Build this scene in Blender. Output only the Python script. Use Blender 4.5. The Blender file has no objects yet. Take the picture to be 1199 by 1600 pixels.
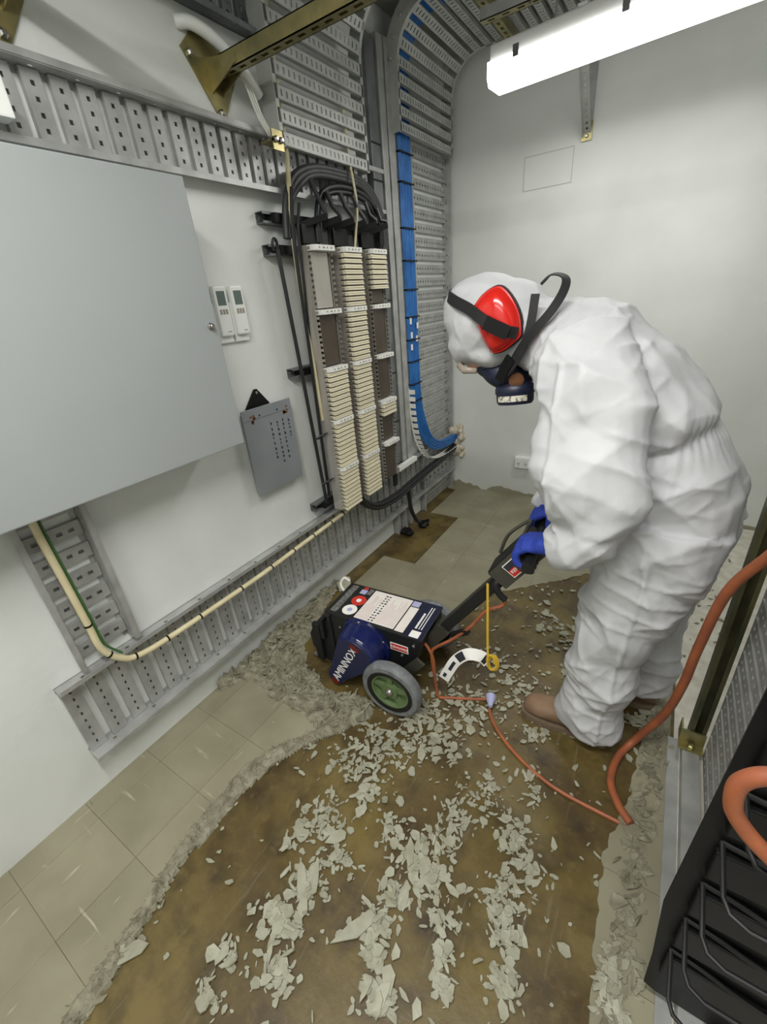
import bpy, bmesh, math, random
from mathutils import Vector, Matrix, Euler, noise
random.seed(7)
scn = bpy.context.scene
COL = scn.collection
V = Vector
PI = math.pi

# ------------------------------------------------------------------ camera
CAM = V((1.4775, 0.0, 1.5))
cam_d = bpy.data.cameras.new('camera')
cam = bpy.data.objects.new('camera', cam_d)
COL.objects.link(cam)
cam_d.sensor_fit = 'VERTICAL'
cam_d.sensor_height = 24.0
cam_d.lens = 669.0 / 1600.0 * 24.0
cam_d.clip_start = 0.02
RX = V((0.84335584, 0.53108247, -0.08186784))      # image right
DN = V((0.17304592, -0.41265464, -0.89429931))     # image down
FW = V((-0.50872983, 0.74004565, -0.43991635))     # view direction
cam.matrix_world = Matrix(((RX.x, -DN.x, -FW.x, CAM.x), (RX.y, -DN.y, -FW.y, CAM.y),
                           (RX.z, -DN.z, -FW.z, CAM.z), (0, 0, 0, 1)))
scn.camera = cam

# ------------------------------------------------------------------ world + exposure
w = bpy.data.worlds.new('world')
scn.world = w
w.use_nodes = True
w.node_tree.nodes['Background'].inputs[0].default_value = (0.80, 0.9, 1.0, 1)
w.node_tree.nodes['Background'].inputs[1].default_value = 0.05
LAMP_W = 33.0          # area-light watts of one batten fitting
DIFF_E = 5.5          # emission of its diffuser
scn.view_settings.view_transform = 'Standard'
scn.view_settings.look = 'None'
scn.view_settings.gamma = 1.0
scn.view_settings.use_curve_mapping = False
scn.view_settings.exposure = 0.06

# ------------------------------------------------------------------ helpers
WL = {}                                  # world location of every parent


def s2l(c):
    return tuple(((x / 255) / 12.92 if x / 255 <= 0.04045 else ((x / 255 + 0.055) / 1.055) ** 2.4) for x in c) + (1.0,)


MATS = {}


def mat(name, col, rough=0.5, metal=0.0, col2=None, nscale=6.0, bump=0.0, bscale=40.0, stretch=(1, 1, 1),
        rnd=0.0, spec=0.5, lo=0.35, hi=0.65, emit=None, alpha=1.0, trans=0.0, sheen=0.0, detail=4.0):
    m = bpy.data.materials.new(name)
    m.use_nodes = True
    nt = m.node_tree
    b = nt.nodes['Principled BSDF']
    b.inputs['Roughness'].default_value = rough
    b.inputs['Metallic'].default_value = metal
    b.inputs['Specular IOR Level'].default_value = spec
    b.inputs['Base Color'].default_value = s2l(col)
    if trans:
        b.inputs['Transmission Weight'].default_value = trans
    if alpha < 1:
        b.inputs['Alpha'].default_value = alpha
    if emit:
        b.inputs['Emission Color'].default_value = (1, 0.99, 0.97, 1)
        b.inputs['Emission Strength'].default_value = emit
    L = nt.links.new
    tc = nt.nodes.new('ShaderNodeTexCoord')
    mp = nt.nodes.new('ShaderNodeMapping')
    mp.inputs['Scale'].default_value = stretch
    geo = nt.nodes.new('ShaderNodeNewGeometry')
    L(geo.outputs['Position'], mp.inputs['Vector'])
    out = None
    if col2 is not None:
        n = nt.nodes.new('ShaderNodeTexNoise')
        n.inputs['Scale'].default_value = nscale
        n.inputs['Detail'].default_value = detail
        L(mp.outputs[0], n.inputs['Vector'])
        r = nt.nodes.new('ShaderNodeMapRange')
        r.inputs[1].default_value = lo
        r.inputs[2].default_value = hi
        L(n.outputs['Fac'], r.inputs[0])
        mx = nt.nodes.new('ShaderNodeMix')
        mx.data_type = 'RGBA'
        mx.inputs[6].default_value = s2l(col)
        mx.inputs[7].default_value = s2l(col2)
        L(r.outputs[0], mx.inputs[0])
        out = mx.outputs[2]
        L(out, b.inputs['Base Color'])
    if rnd:
        oi = nt.nodes.new('ShaderNodeObjectInfo')
        mr = nt.nodes.new('ShaderNodeMapRange')
        mr.inputs[3].default_value = 1 - rnd
        mr.inputs[4].default_value = 1 + rnd
        L(oi.outputs['Random'], mr.inputs[0])
        hs = nt.nodes.new('ShaderNodeHueSaturation')
        hs.inputs['Color'].default_value = s2l(col)
        if out is not None:
            L(out, hs.inputs['Color'])
        L(mr.outputs[0], hs.inputs['Value'])
        L(hs.outputs[0], b.inputs['Base Color'])
    if bump:
        n2 = nt.nodes.new('ShaderNodeTexNoise')
        n2.inputs['Scale'].default_value = bscale
        n2.inputs['Detail'].default_value = 5
        L(mp.outputs[0], n2.inputs['Vector'])
        bp = nt.nodes.new('ShaderNodeBump')
        bp.inputs['Strength'].default_value = bump
        bp.inputs['Distance'].default_value = 0.01
        L(n2.outputs['Fac'], bp.inputs['Height'])
        L(bp.outputs[0], b.inputs['Normal'])
    MATS[name] = m
    return m


class MB:
    """collects shapes and links them as one mesh object"""

    def __init__(s):
        s.v = []
        s.f = []
        s.m = []

    def add(s, vs, fs, mi=0):
        k = len(s.v)
        s.v += [V(p) for p in vs]
        s.f += [[i + k for i in f] for f in fs]
        s.m += [mi] * len(fs)
        return s

    def box(s, x0, x1, y0, y1, z0, z1, mi=0):
        vs = [(x, y, z) for x in (x0, x1) for y in (y0, y1) for z in (z0, z1)]
        return s.add(vs, [(0, 1, 3, 2), (4, 6, 7, 5), (0, 4, 5, 1), (2, 3, 7, 6), (0, 2, 6, 4), (1, 5, 7, 3)], mi)

    def obox(s, c, ax, ay, az, mi=0):
        c, ax, ay, az = V(c), V(ax), V(ay), V(az)
        vs = [c + i * ax + j * ay + k * az for i in (-1, 1) for j in (-1, 1) for k in (-1, 1)]
        return s.add(vs, [(0, 1, 3, 2), (4, 6, 7, 5), (0, 4, 5, 1), (2, 3, 7, 6), (0, 2, 6, 4), (1, 5, 7, 3)], mi)

    def cbox(s, x0, x1, y0, y1, z0, z1, c=0.004, mi=0):
        """box with chamfered edges"""
        bm = bmesh.new()
        bmesh.ops.create_cube(bm, size=1.0)
        for v in bm.verts:
            v.co = V((x0 if v.co.x < 0 else x1, y0 if v.co.y < 0 else y1, z0 if v.co.z < 0 else z1))
        bmesh.ops.bevel(bm, geom=bm.edges[:], offset=c, segments=2, affect='EDGES', profile=0.6)
        bm.verts.index_update()
        s.add([v.co.copy() for v in bm.verts], [[v.index for v in f.verts] for f in bm.faces], mi)
        bm.free()
        return s

    def bar(s, a, b, w, h, up=(0, 0, 1), mi=0):
        a, b = V(a), V(b)
        d = (b - a)
        t = d.normalized()
        u = V(up)
        sd = t.cross(u)
        if sd.length < 1e-4:
            sd = t.cross(V((0, 1, 0)))
        sd.normalize()
        u = sd.cross(t).normalized()
        return s.obox((a + b) / 2, d / 2, sd * w / 2, u * h / 2, mi)

    def rings(s, rs, caps=True, closed=False, mi=0):
        k = len(s.v)
        n = len(rs[0])
        for r in rs:
            s.v += [V(p) for p in r]
        fs = []
        m = len(rs)
        for i in range(m if closed else m - 1):
            for j in range(n):
                a, b = i * n, ((i + 1) % m) * n
                fs.append([k + a + j, k + a + (j + 1) % n, k + b + (j + 1) % n, k + b + j])
        if caps and not closed:
            fs.append([k + j for j in range(n)][::-1])
            fs.append([k + (m - 1) * n + j for j in range(n)])
        s.f += fs
        s.m += [mi] * len(fs)
        return s

    def tube(s, path, r, n=8, caps=True, mi=0, closed=False, flat=1.0, up=None):
        path = [V(p) for p in path]
        m = len(path)
        rad = r if isinstance(r, (list, tuple)) else [r] * m
        rs = []
        pu = None
        for i in range(m):
            if closed:
                t = path[(i + 1) % m] - path[i - 1]
            else:
                t = path[min(i + 1, m - 1)] - path[max(i - 1, 0)]
            t.normalize()
            if pu is None:
                pu = V(up) if up else (V((0, 0, 1)) if abs(t.z) < 0.9 else V((0, 1, 0)))
            u = (pu - t * pu.dot(t))
            if u.length < 1e-5:
                u = t.orthogonal()
            u.normalize()
            pu = u
            sd = t.cross(u)
            rs.append([path[i] + (u * math.cos(a) * flat + sd * math.sin(a)) * rad[i]
                       for a in [2 * PI * j / n for j in range(n)]])
        return s.rings(rs, caps, closed, mi)

    def lathe(s, prof, o, ax, n=24, mi=0, caps=True):
        ax = V(ax).normalized()
        u = ax.orthogonal().normalized()
        w_ = ax.cross(u)
        o = V(o)
        rs = [[o + ax * h + (u * math.cos(a) + w_ * math.sin(a)) * r for a in [2 * PI * j / n for j in range(n)]]
              for r, h in prof]
        return s.rings(rs, caps, False, mi)

    def prism(s, poly, o, u, v, n, d, mi=0):
        """polygon poly (2D) in the frame o,u,v pushed d along n"""
        o, u, v, n = V(o), V(u), V(v), V(n)
        a = [o + u * p[0] + v * p[1] for p in poly]
        return s.rings([a, [p + n * d for p in a]], True, False, mi)

    def perf(s, o, u, v, n, L, W, T, holes, mi=0):
        """plate L x W x T with rectangular holes (u0,u1,v0,v1)"""
        o, u, v, n = V(o), V(u), V(v), V(n)
        us = sorted({0, L} | {h[0] for h in holes} | {h[1] for h in holes})
        vs = sorted({0, W} | {h[2] for h in holes} | {h[3] for h in holes})

        def solid(i, j):
            if i < 0 or j < 0 or i >= len(us) - 1 or j >= len(vs) - 1:
                return False
            cu, cv = (us[i] + us[i + 1]) / 2, (vs[j] + vs[j + 1]) / 2
            return not any(h[0] < cu < h[1] and h[2] < cv < h[3] for h in holes)
        k = len(s.v)
        idx = {}
        for i, a in enumerate(us):
            for j, b in enumerate(vs):
                for l in (0, 1):
                    idx[i, j, l] = len(s.v)
                    s.v.append(o + u * a + v * b + n * (T * l))
        fs = []
        for i in range(len(us) - 1):
            for j in range(len(vs) - 1):
                if not solid(i, j):
                    continue
                fs.append([idx[i, j, 1], idx[i + 1, j, 1], idx[i + 1, j + 1, 1], idx[i, j + 1, 1]])
                fs.append([idx[i, j, 0], idx[i, j + 1, 0], idx[i + 1, j + 1, 0], idx[i + 1, j, 0]])
                if not solid(i - 1, j):
                    fs.append([idx[i, j, 0], idx[i, j, 1], idx[i, j + 1, 1], idx[i, j + 1, 0]])
                if not solid(i + 1, j):
                    fs.append([idx[i + 1, j, 0], idx[i + 1, j + 1, 0], idx[i + 1, j + 1, 1], idx[i + 1, j, 1]])
                if not solid(i, j - 1):
                    fs.append([idx[i, j, 0], idx[i + 1, j, 0], idx[i + 1, j, 1], idx[i, j, 1]])
                if not solid(i, j + 1):
                    fs.append([idx[i, j + 1, 0], idx[i, j + 1, 1], idx[i + 1, j + 1, 1], idx[i + 1, j + 1, 0]])
        s.f += fs
        s.m += [mi] * len(fs)
        return s

    def mesh(s, name, off=None):
        off = V(off) if off is not None else V((0, 0, 0))
        me = bpy.data.meshes.new(name)
        me.from_pydata([tuple(p - off) for p in s.v], [], s.f)
        me.polygons.foreach_set('material_index', s.m)
        me.validate()
        bm = bmesh.new()
        bm.from_mesh(me)
        used = [v for v in bm.verts if not v.link_faces]
        bmesh.ops.delete(bm, geom=used, context='VERTS')
        bmesh.ops.recalc_face_normals(bm, faces=bm.faces[:])
        bm.to_mesh(me)
        bm.free()
        return me

    def build(s, name, mats, parent=None, smooth=False, local=False, label=None):
        off = V((0, 0, 0)) if (parent is None or local) else WL[parent.name]
        me = s.mesh(name, off)
        return link(name, me, mats, parent, smooth, label, off if not local else None)


def link(name, me, mats, parent=None, smooth=False, label=None, wl=None):
    for m in (mats if isinstance(mats, (list, tuple)) else [mats]):
        me.materials.append(MATS[m] if isinstance(m, str) else m)
    if smooth:
        shade(me, smooth)
    o = bpy.data.objects.new(name, me)
    COL.objects.link(o)
    if parent is not None:
        o.parent = parent
    WL[o.name] = V(wl) if wl is not None else V((0, 0, 0))
    if label:
        o['label'] = label
    return o


def shade(me, ang=True):
    me.polygons.foreach_set('use_smooth', [True] * len(me.polygons))
    if ang is not True:
        me.set_sharp_from_angle(angle=math.radians(ang))


def thing(name, label, cat, loc=(0, 0, 0), group=None, rotz=0.0):
    o = bpy.data.objects.new(name, None)
    o.empty_display_size = 0.05
    COL.objects.link(o)
    o.location = loc
    o.rotation_euler = (0, 0, rotz)
    tag(o, label, cat, group)
    WL[o.name] = V(loc)
    return o


def tag(o, label=None, cat=None, group=None, kind=None):
    if label:
        o['label'] = label
    if cat:
        o['category'] = cat
    if group:
        o['group'] = group
    if kind:
        o['kind'] = kind
    return o


def inst(name, me, parent, world, rot=None, scale=None, label=None):
    """another object on shared mesh data (mesh centred on its own origin)"""
    o = bpy.data.objects.new(name, me)
    COL.objects.link(o)
    if parent is not None:
        o.parent = parent
        o.location = V(world) - WL[parent.name]
    else:
        o.location = world
    if rot is not None:
        o.rotation_euler = rot
    if scale is not None:
        o.scale = scale
    WL[o.name] = V(world)
    if label:
        o['label'] = label
    return o


def catmull(pts, n=8):
    pts = [V(p) for p in pts]
    P = [pts[0] * 2 - pts[1]] + pts + [pts[-1] * 2 - pts[-2]]
    out = []
    for i in range(1, len(P) - 2):
        a, b, c, d = P[i - 1], P[i], P[i + 1], P[i + 2]
        for k in range(n):
            t = k / n
            out.append(0.5 * ((2 * b) + (c - a) * t + (2 * a - 5 * b + 4 * c - d) * t * t +
                              (3 * b - a - 3 * c + d) * t ** 3))
    out.append(pts[-1])
    return out


def evalmesh(o):
    dg = bpy.context.evaluated_depsgraph_get()
    dg.update()
    return bpy.data.meshes.new_from_object(o.evaluated_get(dg))


def text(name, body, size, o, u, v, mats, parent, depth=0.0006, local=False, align='CENTER'):
    """flat lettering: u = writing direction, v = up"""
    cu = bpy.data.curves.new('txt', 'FONT')
    cu.body = body
    cu.size = size
    cu.extrude = depth
    cu.align_x = align
    cu.align_y = 'CENTER'
    cu.resolution_u = 2
    t = bpy.data.objects.new('txt', cu)
    COL.objects.link(t)
    me = evalmesh(t)
    bpy.data.objects.remove(t)
    u, v = V(u).normalized(), V(v).normalized()
    n = u.cross(v)
    M = Matrix(((u.x, v.x, n.x, o[0]), (u.y, v.y, n.y, o[1]), (u.z, v.z, n.z, o[2]), (0, 0, 0, 1)))
    me.transform(M)
    if not local:
        me.transform(Matrix.Translation(-WL[parent.name]))
    me.name = name
    return link(name, me, mats, parent)


def remesh(mb, voxel, smooth_it=4):
    me = mb.mesh('tmp')
    o = bpy.data.objects.new('tmp', me)
    COL.objects.link(o)
    r = o.modifiers.new('r', 'REMESH')
    r.mode = 'VOXEL'
    r.voxel_size = voxel
    if smooth_it:
        sm = o.modifiers.new('s', 'SMOOTH')
        sm.factor = 0.5
        sm.iterations = smooth_it
    res = evalmesh(o)
    bpy.data.objects.remove(o)
    return res


def sweep_ell(secs, n=20):
    """secs: (centre, a-axis vector, b-axis vector) -> list of rings"""
    out = []
    for c, a, b in secs:
        c, a, b = V(c), V(a), V(b)
        out.append([c + a * math.cos(2 * PI * j / n) + b * math.sin(2 * PI * j / n) for j in range(n)])
    return out


# ------------------------------------------------------------------ materials
mat('wall_paint', (226, 229, 226), 0.55, col2=(214, 217, 213), nscale=2.2, bump=0.12, bscale=30)
mat('ceiling_paint', (168, 168, 160), 0.8, col2=(150, 150, 142), nscale=3)
mat('galv', (186, 187, 185), 0.45, 0.45, col2=(164, 165, 163), nscale=14, bump=0.03, bscale=60)
mat('galv_dark', (134, 137, 138), 0.5, 0.5, col2=(110, 113, 114), nscale=10)
mat('ladder_paint', (190, 192, 188), 0.5, 0.25, col2=(172, 174, 170), nscale=9)
mat('zinc_gold', (172, 158, 108), 0.34, 0.75, col2=(132, 130, 94), nscale=18, lo=0.3, hi=0.7)
mat('olive_steel', (104, 102, 72), 0.42, 0.6, col2=(74, 76, 58), nscale=7)
mat('grey_enamel', (158, 163, 163), 0.38, 0.0, col2=(153, 158, 158), nscale=1.5, bump=0.02, bscale=200)
mat('grey_plate', (142, 147, 150), 0.4, 0.2, col2=(132, 137, 141), nscale=5)
mat('black_plastic', (11, 11, 12), 0.5, spec=0.3)
mat('black_cable', (26, 27, 29), 0.45)
mat('grey_cable', (62, 63, 63), 0.5, col2=(50, 51, 51), nscale=20)
mat('cream_cable', (218, 208, 172), 0.5, col2=(204, 193, 154), nscale=14)
mat('green_wire', (62, 104, 52), 0.5)
mat('blue_cable', (44, 116, 186), 0.4, col2=(30, 96, 166), nscale=20)
mat('white_cable', (222, 222, 216), 0.45)
mat('krone_cream', (232, 224, 196), 0.45, rnd=0.07)
mat('krone_white', (236, 236, 230), 0.45)
mat('krone_slot_shade', (70, 64, 50), 0.7)
mat('steel_frame', (196, 192, 184), 0.35, 0.5, col2=(164, 158, 150), nscale=5, stretch=(1, 1, 0.3))
mat('brown_back', (96, 86, 76), 0.4, 0.5, col2=(80, 70, 60), nscale=5)
mat('white_plastic', (232, 234, 230), 0.4)
mat('lcd', (98, 112, 108), 0.25)
mat('print_grey', (150, 144, 130), 0.7)
mat('ink', (40, 42, 50), 0.7)
mat('foam', (206, 198, 180), 0.85, col2=(176, 164, 142), nscale=40, bump=0.5, bscale=80)
mat('tile', (148, 144, 121), 0.42, col2=(133, 128, 106), nscale=4.5, rnd=0.05, bump=0.06, bscale=25)
mat('chip', (167, 166, 147), 0.55, col2=(150, 148, 127), nscale=22, rnd=0.09, bump=0.15, bscale=90)
mat('rubble', (150, 147, 126), 0.7, col2=(112, 107, 88), nscale=26, bump=0.6, bscale=55, lo=0.3, hi=0.7)
mat('white_floor', (214, 211, 198), 0.5, col2=(188, 184, 168), nscale=18, lo=0.35, hi=0.7, bump=0.1)
mat('machine_black', (26, 27, 28), 0.42, bump=0.05, bscale=120)
mat('machine_grey', (78, 77, 68), 0.45, 0.3, col2=(66, 65, 58), nscale=10)
mat('navy_gloss', (22, 30, 78), 0.16)
mat('navy_face', (26, 32, 66), 0.35)
mat('rubber_grey', (128, 131, 133), 0.6, col2=(100, 103, 105), nscale=30)
mat('rubber_black', (18, 18, 18), 0.55)
mat('wheel_green', (104, 124, 84), 0.4, col2=(90, 110, 70), nscale=12)
mat('axle_steel', (170, 168, 164), 0.25, 0.9)
mat('paper', (228, 222, 216), 0.6, col2=(222, 214, 208), nscale=30)
mat('paper_white', (236, 234, 230), 0.6)
mat('sticker_red', (196, 52, 44), 0.4)
mat('logo_red', (108, 26, 30), 0.4)
mat('sticker_silver', (140, 140, 138), 0.4, 0.4, col2=(100, 100, 98), nscale=90, lo=0.4, hi=0.6)
mat('sticker_navy', (24, 26, 52), 0.35)
mat('sticker_lilac', (170, 172, 206), 0.5)
mat('print_pink', (206, 186, 180), 0.7)
mat('orange_cord', (166, 94, 56), 0.5, col2=(142, 80, 54), nscale=14)
mat('cord_brown', (150, 90, 68), 0.5, col2=(120, 74, 60), nscale=12)
mat('yellow_strap', (214, 176, 56), 0.45)
mat('suit', (197, 198, 200), 0.6, col2=(190, 191, 193), nscale=9, bump=0.08, bscale=45, spec=0.35)
mat('earmuff_red', (206, 34, 26), 0.18, spec=0.6)
mat('strap_black', (28, 28, 30), 0.7, bump=0.2, bscale=300)
mat('mask_navy', (26, 32, 54), 0.4)
mat('mask_label', (206, 202, 186), 0.6, col2=(120, 116, 106), nscale=120, lo=0.5, hi=0.6)
mat('skin', (206, 164, 140), 0.5)
mat('eye_white', (230, 228, 222), 0.3)
mat('eye_dark', (40, 30, 26), 0.3)
mat('lens', (160, 148, 134), 0.2, alpha=0.85)
mat('glove_blue', (36, 62, 160), 0.75, col2=(30, 52, 142), nscale=60, bump=0.3, bscale=260)
mat('glove_palm', (44, 44, 46), 0.6, bump=0.2, bscale=200)
mat('boot_leather', (136, 110, 86), 0.62, col2=(116, 92, 70), nscale=16, bump=0.15, bscale=60)
mat('boot_sole', (112, 96, 78), 0.7)
mat('rust_brown', (110, 70, 40), 0.7)
mat('lamp_body', (206, 207, 204), 0.45)
mat('lamp_diffuser', (250, 250, 250), 0.4, emit=DIFF_E)
mat('paint_line', (190, 192, 188), 0.6)


def mat_subfloor():
    m = bpy.data.materials.new('subfloor')
    m.use_nodes = True
    nt = m.node_tree
    b = nt.nodes['Principled BSDF']
    L = nt.links.new
    N = nt.nodes.new
    geo = N('ShaderNodeNewGeometry')

    def nz(scale, detail=5, st=None, rough=0.6):
        n = N('ShaderNodeTexNoise')
        n.inputs['Scale'].default_value = scale
        n.inputs['Detail'].default_value = detail
        n.inputs['Roughness'].default_value = rough
        if st:
            mp = N('ShaderNodeMapping')
            mp.inputs['Scale'].default_value = st[0]
            mp.inputs['Rotation'].default_value = (0, 0, st[1])
            L(geo.outputs['Position'], mp.inputs['Vector'])
            L(mp.outputs[0], n.inputs['Vector'])
        else:
            L(geo.outputs['Position'], n.inputs['Vector'])
        return n.outputs['Fac']

    def rng(x, a, c, lo=0.0, hi=1.0):
        r = N('ShaderNodeMapRange')
        r.inputs[1].default_value = a
        r.inputs[2].default_value = c
        r.inputs[3].default_value = lo
        r.inputs[4].default_value = hi
        L(x, r.inputs[0])
        return r.outputs[0]

    def mix(f, a, c):
        x = N('ShaderNodeMix')
        x.data_type = 'RGBA'
        L(f, x.inputs[0])
        for i, q in ((6, a), (7, c)):
            if isinstance(q, tuple):
                x.inputs[i].default_value = s2l(q)
            else:
                L(q, x.inputs[i])
        return x.outputs[2]
    c = mix(rng(nz(2.6), 0.38, 0.62), (82, 67, 34), (112, 97, 53))
    c = mix(rng(nz(7, 6), 0.45, 0.72), c, (54, 42, 25))
    c = mix(rng(nz(34, 4), 0.55, 0.78, 0, 0.6), c, (118, 102, 64))
    c = mix(rng(nz(5, 5, ((9, 0.7, 1), 0.25)), 0.60, 0.72, 0, 0.5), c, (124, 114, 90))
    c = mix(rng(nz(1.7, 3), 0.60, 0.78, 0, 0.55), c, (112, 105, 84))
    L(c, b.inputs['Base Color'])
    L(rng(nz(6), 0.3, 0.7, 0.28, 0.6), b.inputs['Roughness'])
    bp = N('ShaderNodeBump')
    bp.inputs['Strength'].default_value = 0.2
    bp.inputs['Distance'].default_value = 0.006
    L(nz(30, 6), bp.inputs['Height'])
    L(bp.outputs[0], b.inputs['Normal'])
    MATS['subfloor'] = m


mat_subfloor()


def mat_tile_scuffs():
    """white scrape marks and fine streaks on the vinyl tile material"""
    m = MATS['tile']
    nt = m.node_tree
    L = nt.links.new
    N = nt.nodes.new
    b = nt.nodes['Principled BSDF']
    src = b.inputs['Base Color'].links[0].from_socket
    geo = N('ShaderNodeNewGeometry')
    cur = src
    for rot, sc, lo, hi, col in ((0.5, (2.0, 26, 1), 0.665, 0.73, (192, 186, 166)), (-0.6, (22, 3.5, 1), 0.68, 0.74, (192, 186, 166)), (0.2, (9, 12, 1), 0.70, 0.74, (188, 182, 160)),
                                 (1.1, (5, 40, 1), 0.71, 0.76, (96, 90, 74))):
        mp = N('ShaderNodeMapping')
        mp.inputs['Rotation'].default_value = (0, 0, rot)
        mp.inputs['Scale'].default_value = sc
        L(geo.outputs['Position'], mp.inputs['Vector'])
        n = N('ShaderNodeTexNoise')
        n.inputs['Scale'].default_value = 1.6
        n.inputs['Detail'].default_value = 3
        L(mp.outputs[0], n.inputs['Vector'])
        r = N('ShaderNodeMapRange')
        r.inputs[1].default_value = lo
        r.inputs[2].default_value = hi
        L(n.outputs['Fac'], r.inputs[0])
        x = N('ShaderNodeMix')
        x.data_type = 'RGBA'
        pn = N('ShaderNodeTexNoise')
        pn.inputs['Scale'].default_value = 9.0 + rot
        pn.inputs['Detail'].default_value = 5
        L(geo.outputs['Position'], pn.inputs['Vector'])
        pr = N('ShaderNodeMapRange')
        pr.inputs[1].default_value = 0.46
        pr.inputs[2].default_value = 0.60
        pr.inputs[4].default_value = 0.75
        L(pn.outputs['Fac'], pr.inputs[0])
        mu = N('ShaderNodeMath')
        mu.operation = 'MULTIPLY'
        L(r.outputs[0], mu.inputs[0])
        L(pr.outputs[0], mu.inputs[1])
        L(mu.outputs[0], x.inputs[0])
        L(cur, x.inputs[6])
        x.inputs[7].default_value = s2l(col)
        cur = x.outputs[2]
    L(cur, b.inputs['Base Color'])


mat_tile_scuffs()


def mat_back_wall():
    """painted wall whose lowest edge shows bare render where the skirting came off"""
    m = mat('wall_back_paint', (222, 225, 221), 0.55, col2=(208, 211, 206), nscale=1.8, bump=0.12, bscale=30)
    nt = m.node_tree
    L = nt.links.new
    N = nt.nodes.new
    b = nt.nodes['Principled BSDF']
    src = b.inputs['Base Color'].links[0].from_socket
    geo = N('ShaderNodeNewGeometry')
    sp = N('ShaderNodeSeparateXYZ')
    L(geo.outputs['Position'], sp.inputs[0])
    n = N('ShaderNodeTexNoise')
    n.inputs['Scale'].default_value = 5
    n.inputs['Detail'].default_value = 5
    L(geo.outputs['Position'], n.inputs['Vector'])
    r = N('ShaderNodeMath')
    r.operation = 'MULTIPLY_ADD'
    L(n.outputs['Fac'], r.inputs[0])
    r.inputs[1].default_value = -0.22
    r.inputs[2].default_value = 0.075
    a = N('ShaderNodeMath')
    a.operation = 'ADD'
    L(sp.outputs['Z'], a.inputs[0])
    L(r.outputs[0], a.inputs[1])
    lt = N('ShaderNodeMapRange')
    lt.inputs[1].default_value = 0.0
    lt.inputs[2].default_value = 0.006
    lt.inputs[3].default_value = 1.0
    lt.inputs[4].default_value = 0.0
    L(a.outputs[0], lt.inputs[0])
    x = N('ShaderNodeMix')
    x.data_type = 'RGBA'
    L(lt.outputs[0], x.inputs[0])
    L(src, x.inputs[6])
    x.inputs[7].default_value = s2l((150, 144, 122))
    L(x.outputs[2], b.inputs['Base Color'])


mat_back_wall()

# ------------------------------------------------------------------ room shell
XR, YF, YB, ZC = 3.0, -1.7, 3.218, 2.76


def struct(name, mb, m, label, parent=None):
    o = mb.build(name, m)
    tag(o, label, None, None, 'structure')
    return o


floor = struct('floor', MB().box(-0.1, XR + 0.1, YF - 0.1, YB + 0.1, -0.1, 0.0), 'subfloor',
               'bare brown adhesive-stained subfloor with the old vinyl tiles partly scraped off')
struct('wall_left', MB().box(-0.12, 0.0, YF - 0.1, YB + 0.12, 0, ZC), 'wall_paint', 'white painted wall carrying the cable trays and cabinet')
struct('wall_back', MB().box(0.0, XR, YB, YB + 0.12, 0, ZC), 'wall_back_paint', 'pale grey painted far wall behind the worker')
struct('wall_right', MB().box(XR, XR + 0.12, YF, YB + 0.12, 0, ZC), 'wall_paint', 'white painted wall behind the equipment rack, out of view')
struct('wall_front', MB().box(0.0, XR, YF - 0.12, YF, 0, ZC), 'wall_paint', 'white painted wall behind the camera, out of view')
struct('ceiling', MB().box(-0.1, XR + 0.1, YF - 0.1, YB + 0.1, ZC, ZC + 0.1), 'ceiling_paint', 'dull grey ceiling above the cable ladders')
# flush access hatch in the far wall: raised thin outline
tr = MB()
hx0, hx1, hz0, hz1 = 0.52, 0.80, 2.03, 2.20
for a in ((hx0, hx1, hz0, hz0 + 0.004), (hx0, hx1, hz1 - 0.004, hz1)):
    tr.box(a[0], a[1], YB - 0.003, YB, a[2], a[3])
for a in ((hx0, hx0 + 0.004, hz0 + .004, hz1 - .004), (hx1 - 0.004, hx1, hz0 + .004, hz1 - .004)):
    tr.box(a[0], a[1], YB - 0.003, YB, a[2], a[3])
struct('trim_1', tr, 'paint_line', 'thin painted outline of a flush hatch high on the far wall')

# ------------------------------------------------------------------ vinyl tiles left on the subfloor


def jag(poly, amp, step=0.025, hard=()):
    """roughen the outline of a polygon; edges whose index is in hard stay straight"""
    out = []
    n = len(poly)
    for i in range(n):
        a, b = V(poly[i]), V(poly[(i + 1) % n])
        if i in hard:
            out.append(a)
            continue
        k = max(1, int((b - a).length / step))
        d = (b - a).normalized()
        q = V((-d.y, d.x))
        for j in range(k):
            p = a + (b - a) * (j / k)
            h = noise.noise(V((p.x * 23, p.y * 23, 3.1))) * 0.7 + noise.noise(V((p.x * 70, p.y * 70, 9.1))) * 0.5
            out.append(p + q * h * amp if j else p)
    return out


def clip(poly, x0, x1, y0, y1):
    def cut(ps, f, g):
        r = []
        for i in range(len(ps)):
            a, b = ps[i - 1], ps[i]
            fa, fb = f(a), f(b)
            if fb >= 0:
                if fa < 0:
                    r.append(g(a, b))
                r.append(b)
            elif fa >= 0:
                r.append(g(a, b))
        return r
    for ax, val, sg in ((0, x0, 1), (0, x1, -1), (1, y0, 1), (1, y1, -1)):
        if not poly:
            return poly
        f = lambda p: (p[ax] - val) * sg
        poly = cut(poly, f, lambda a, b: a + (b - a) * (f(a) / (f(a) - f(b))))
    return poly


def area(p):
    return abs(sum(p[i - 1][0] * p[i][1] - p[i][0] * p[i - 1][1] for i in range(len(p)))) / 2


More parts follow.
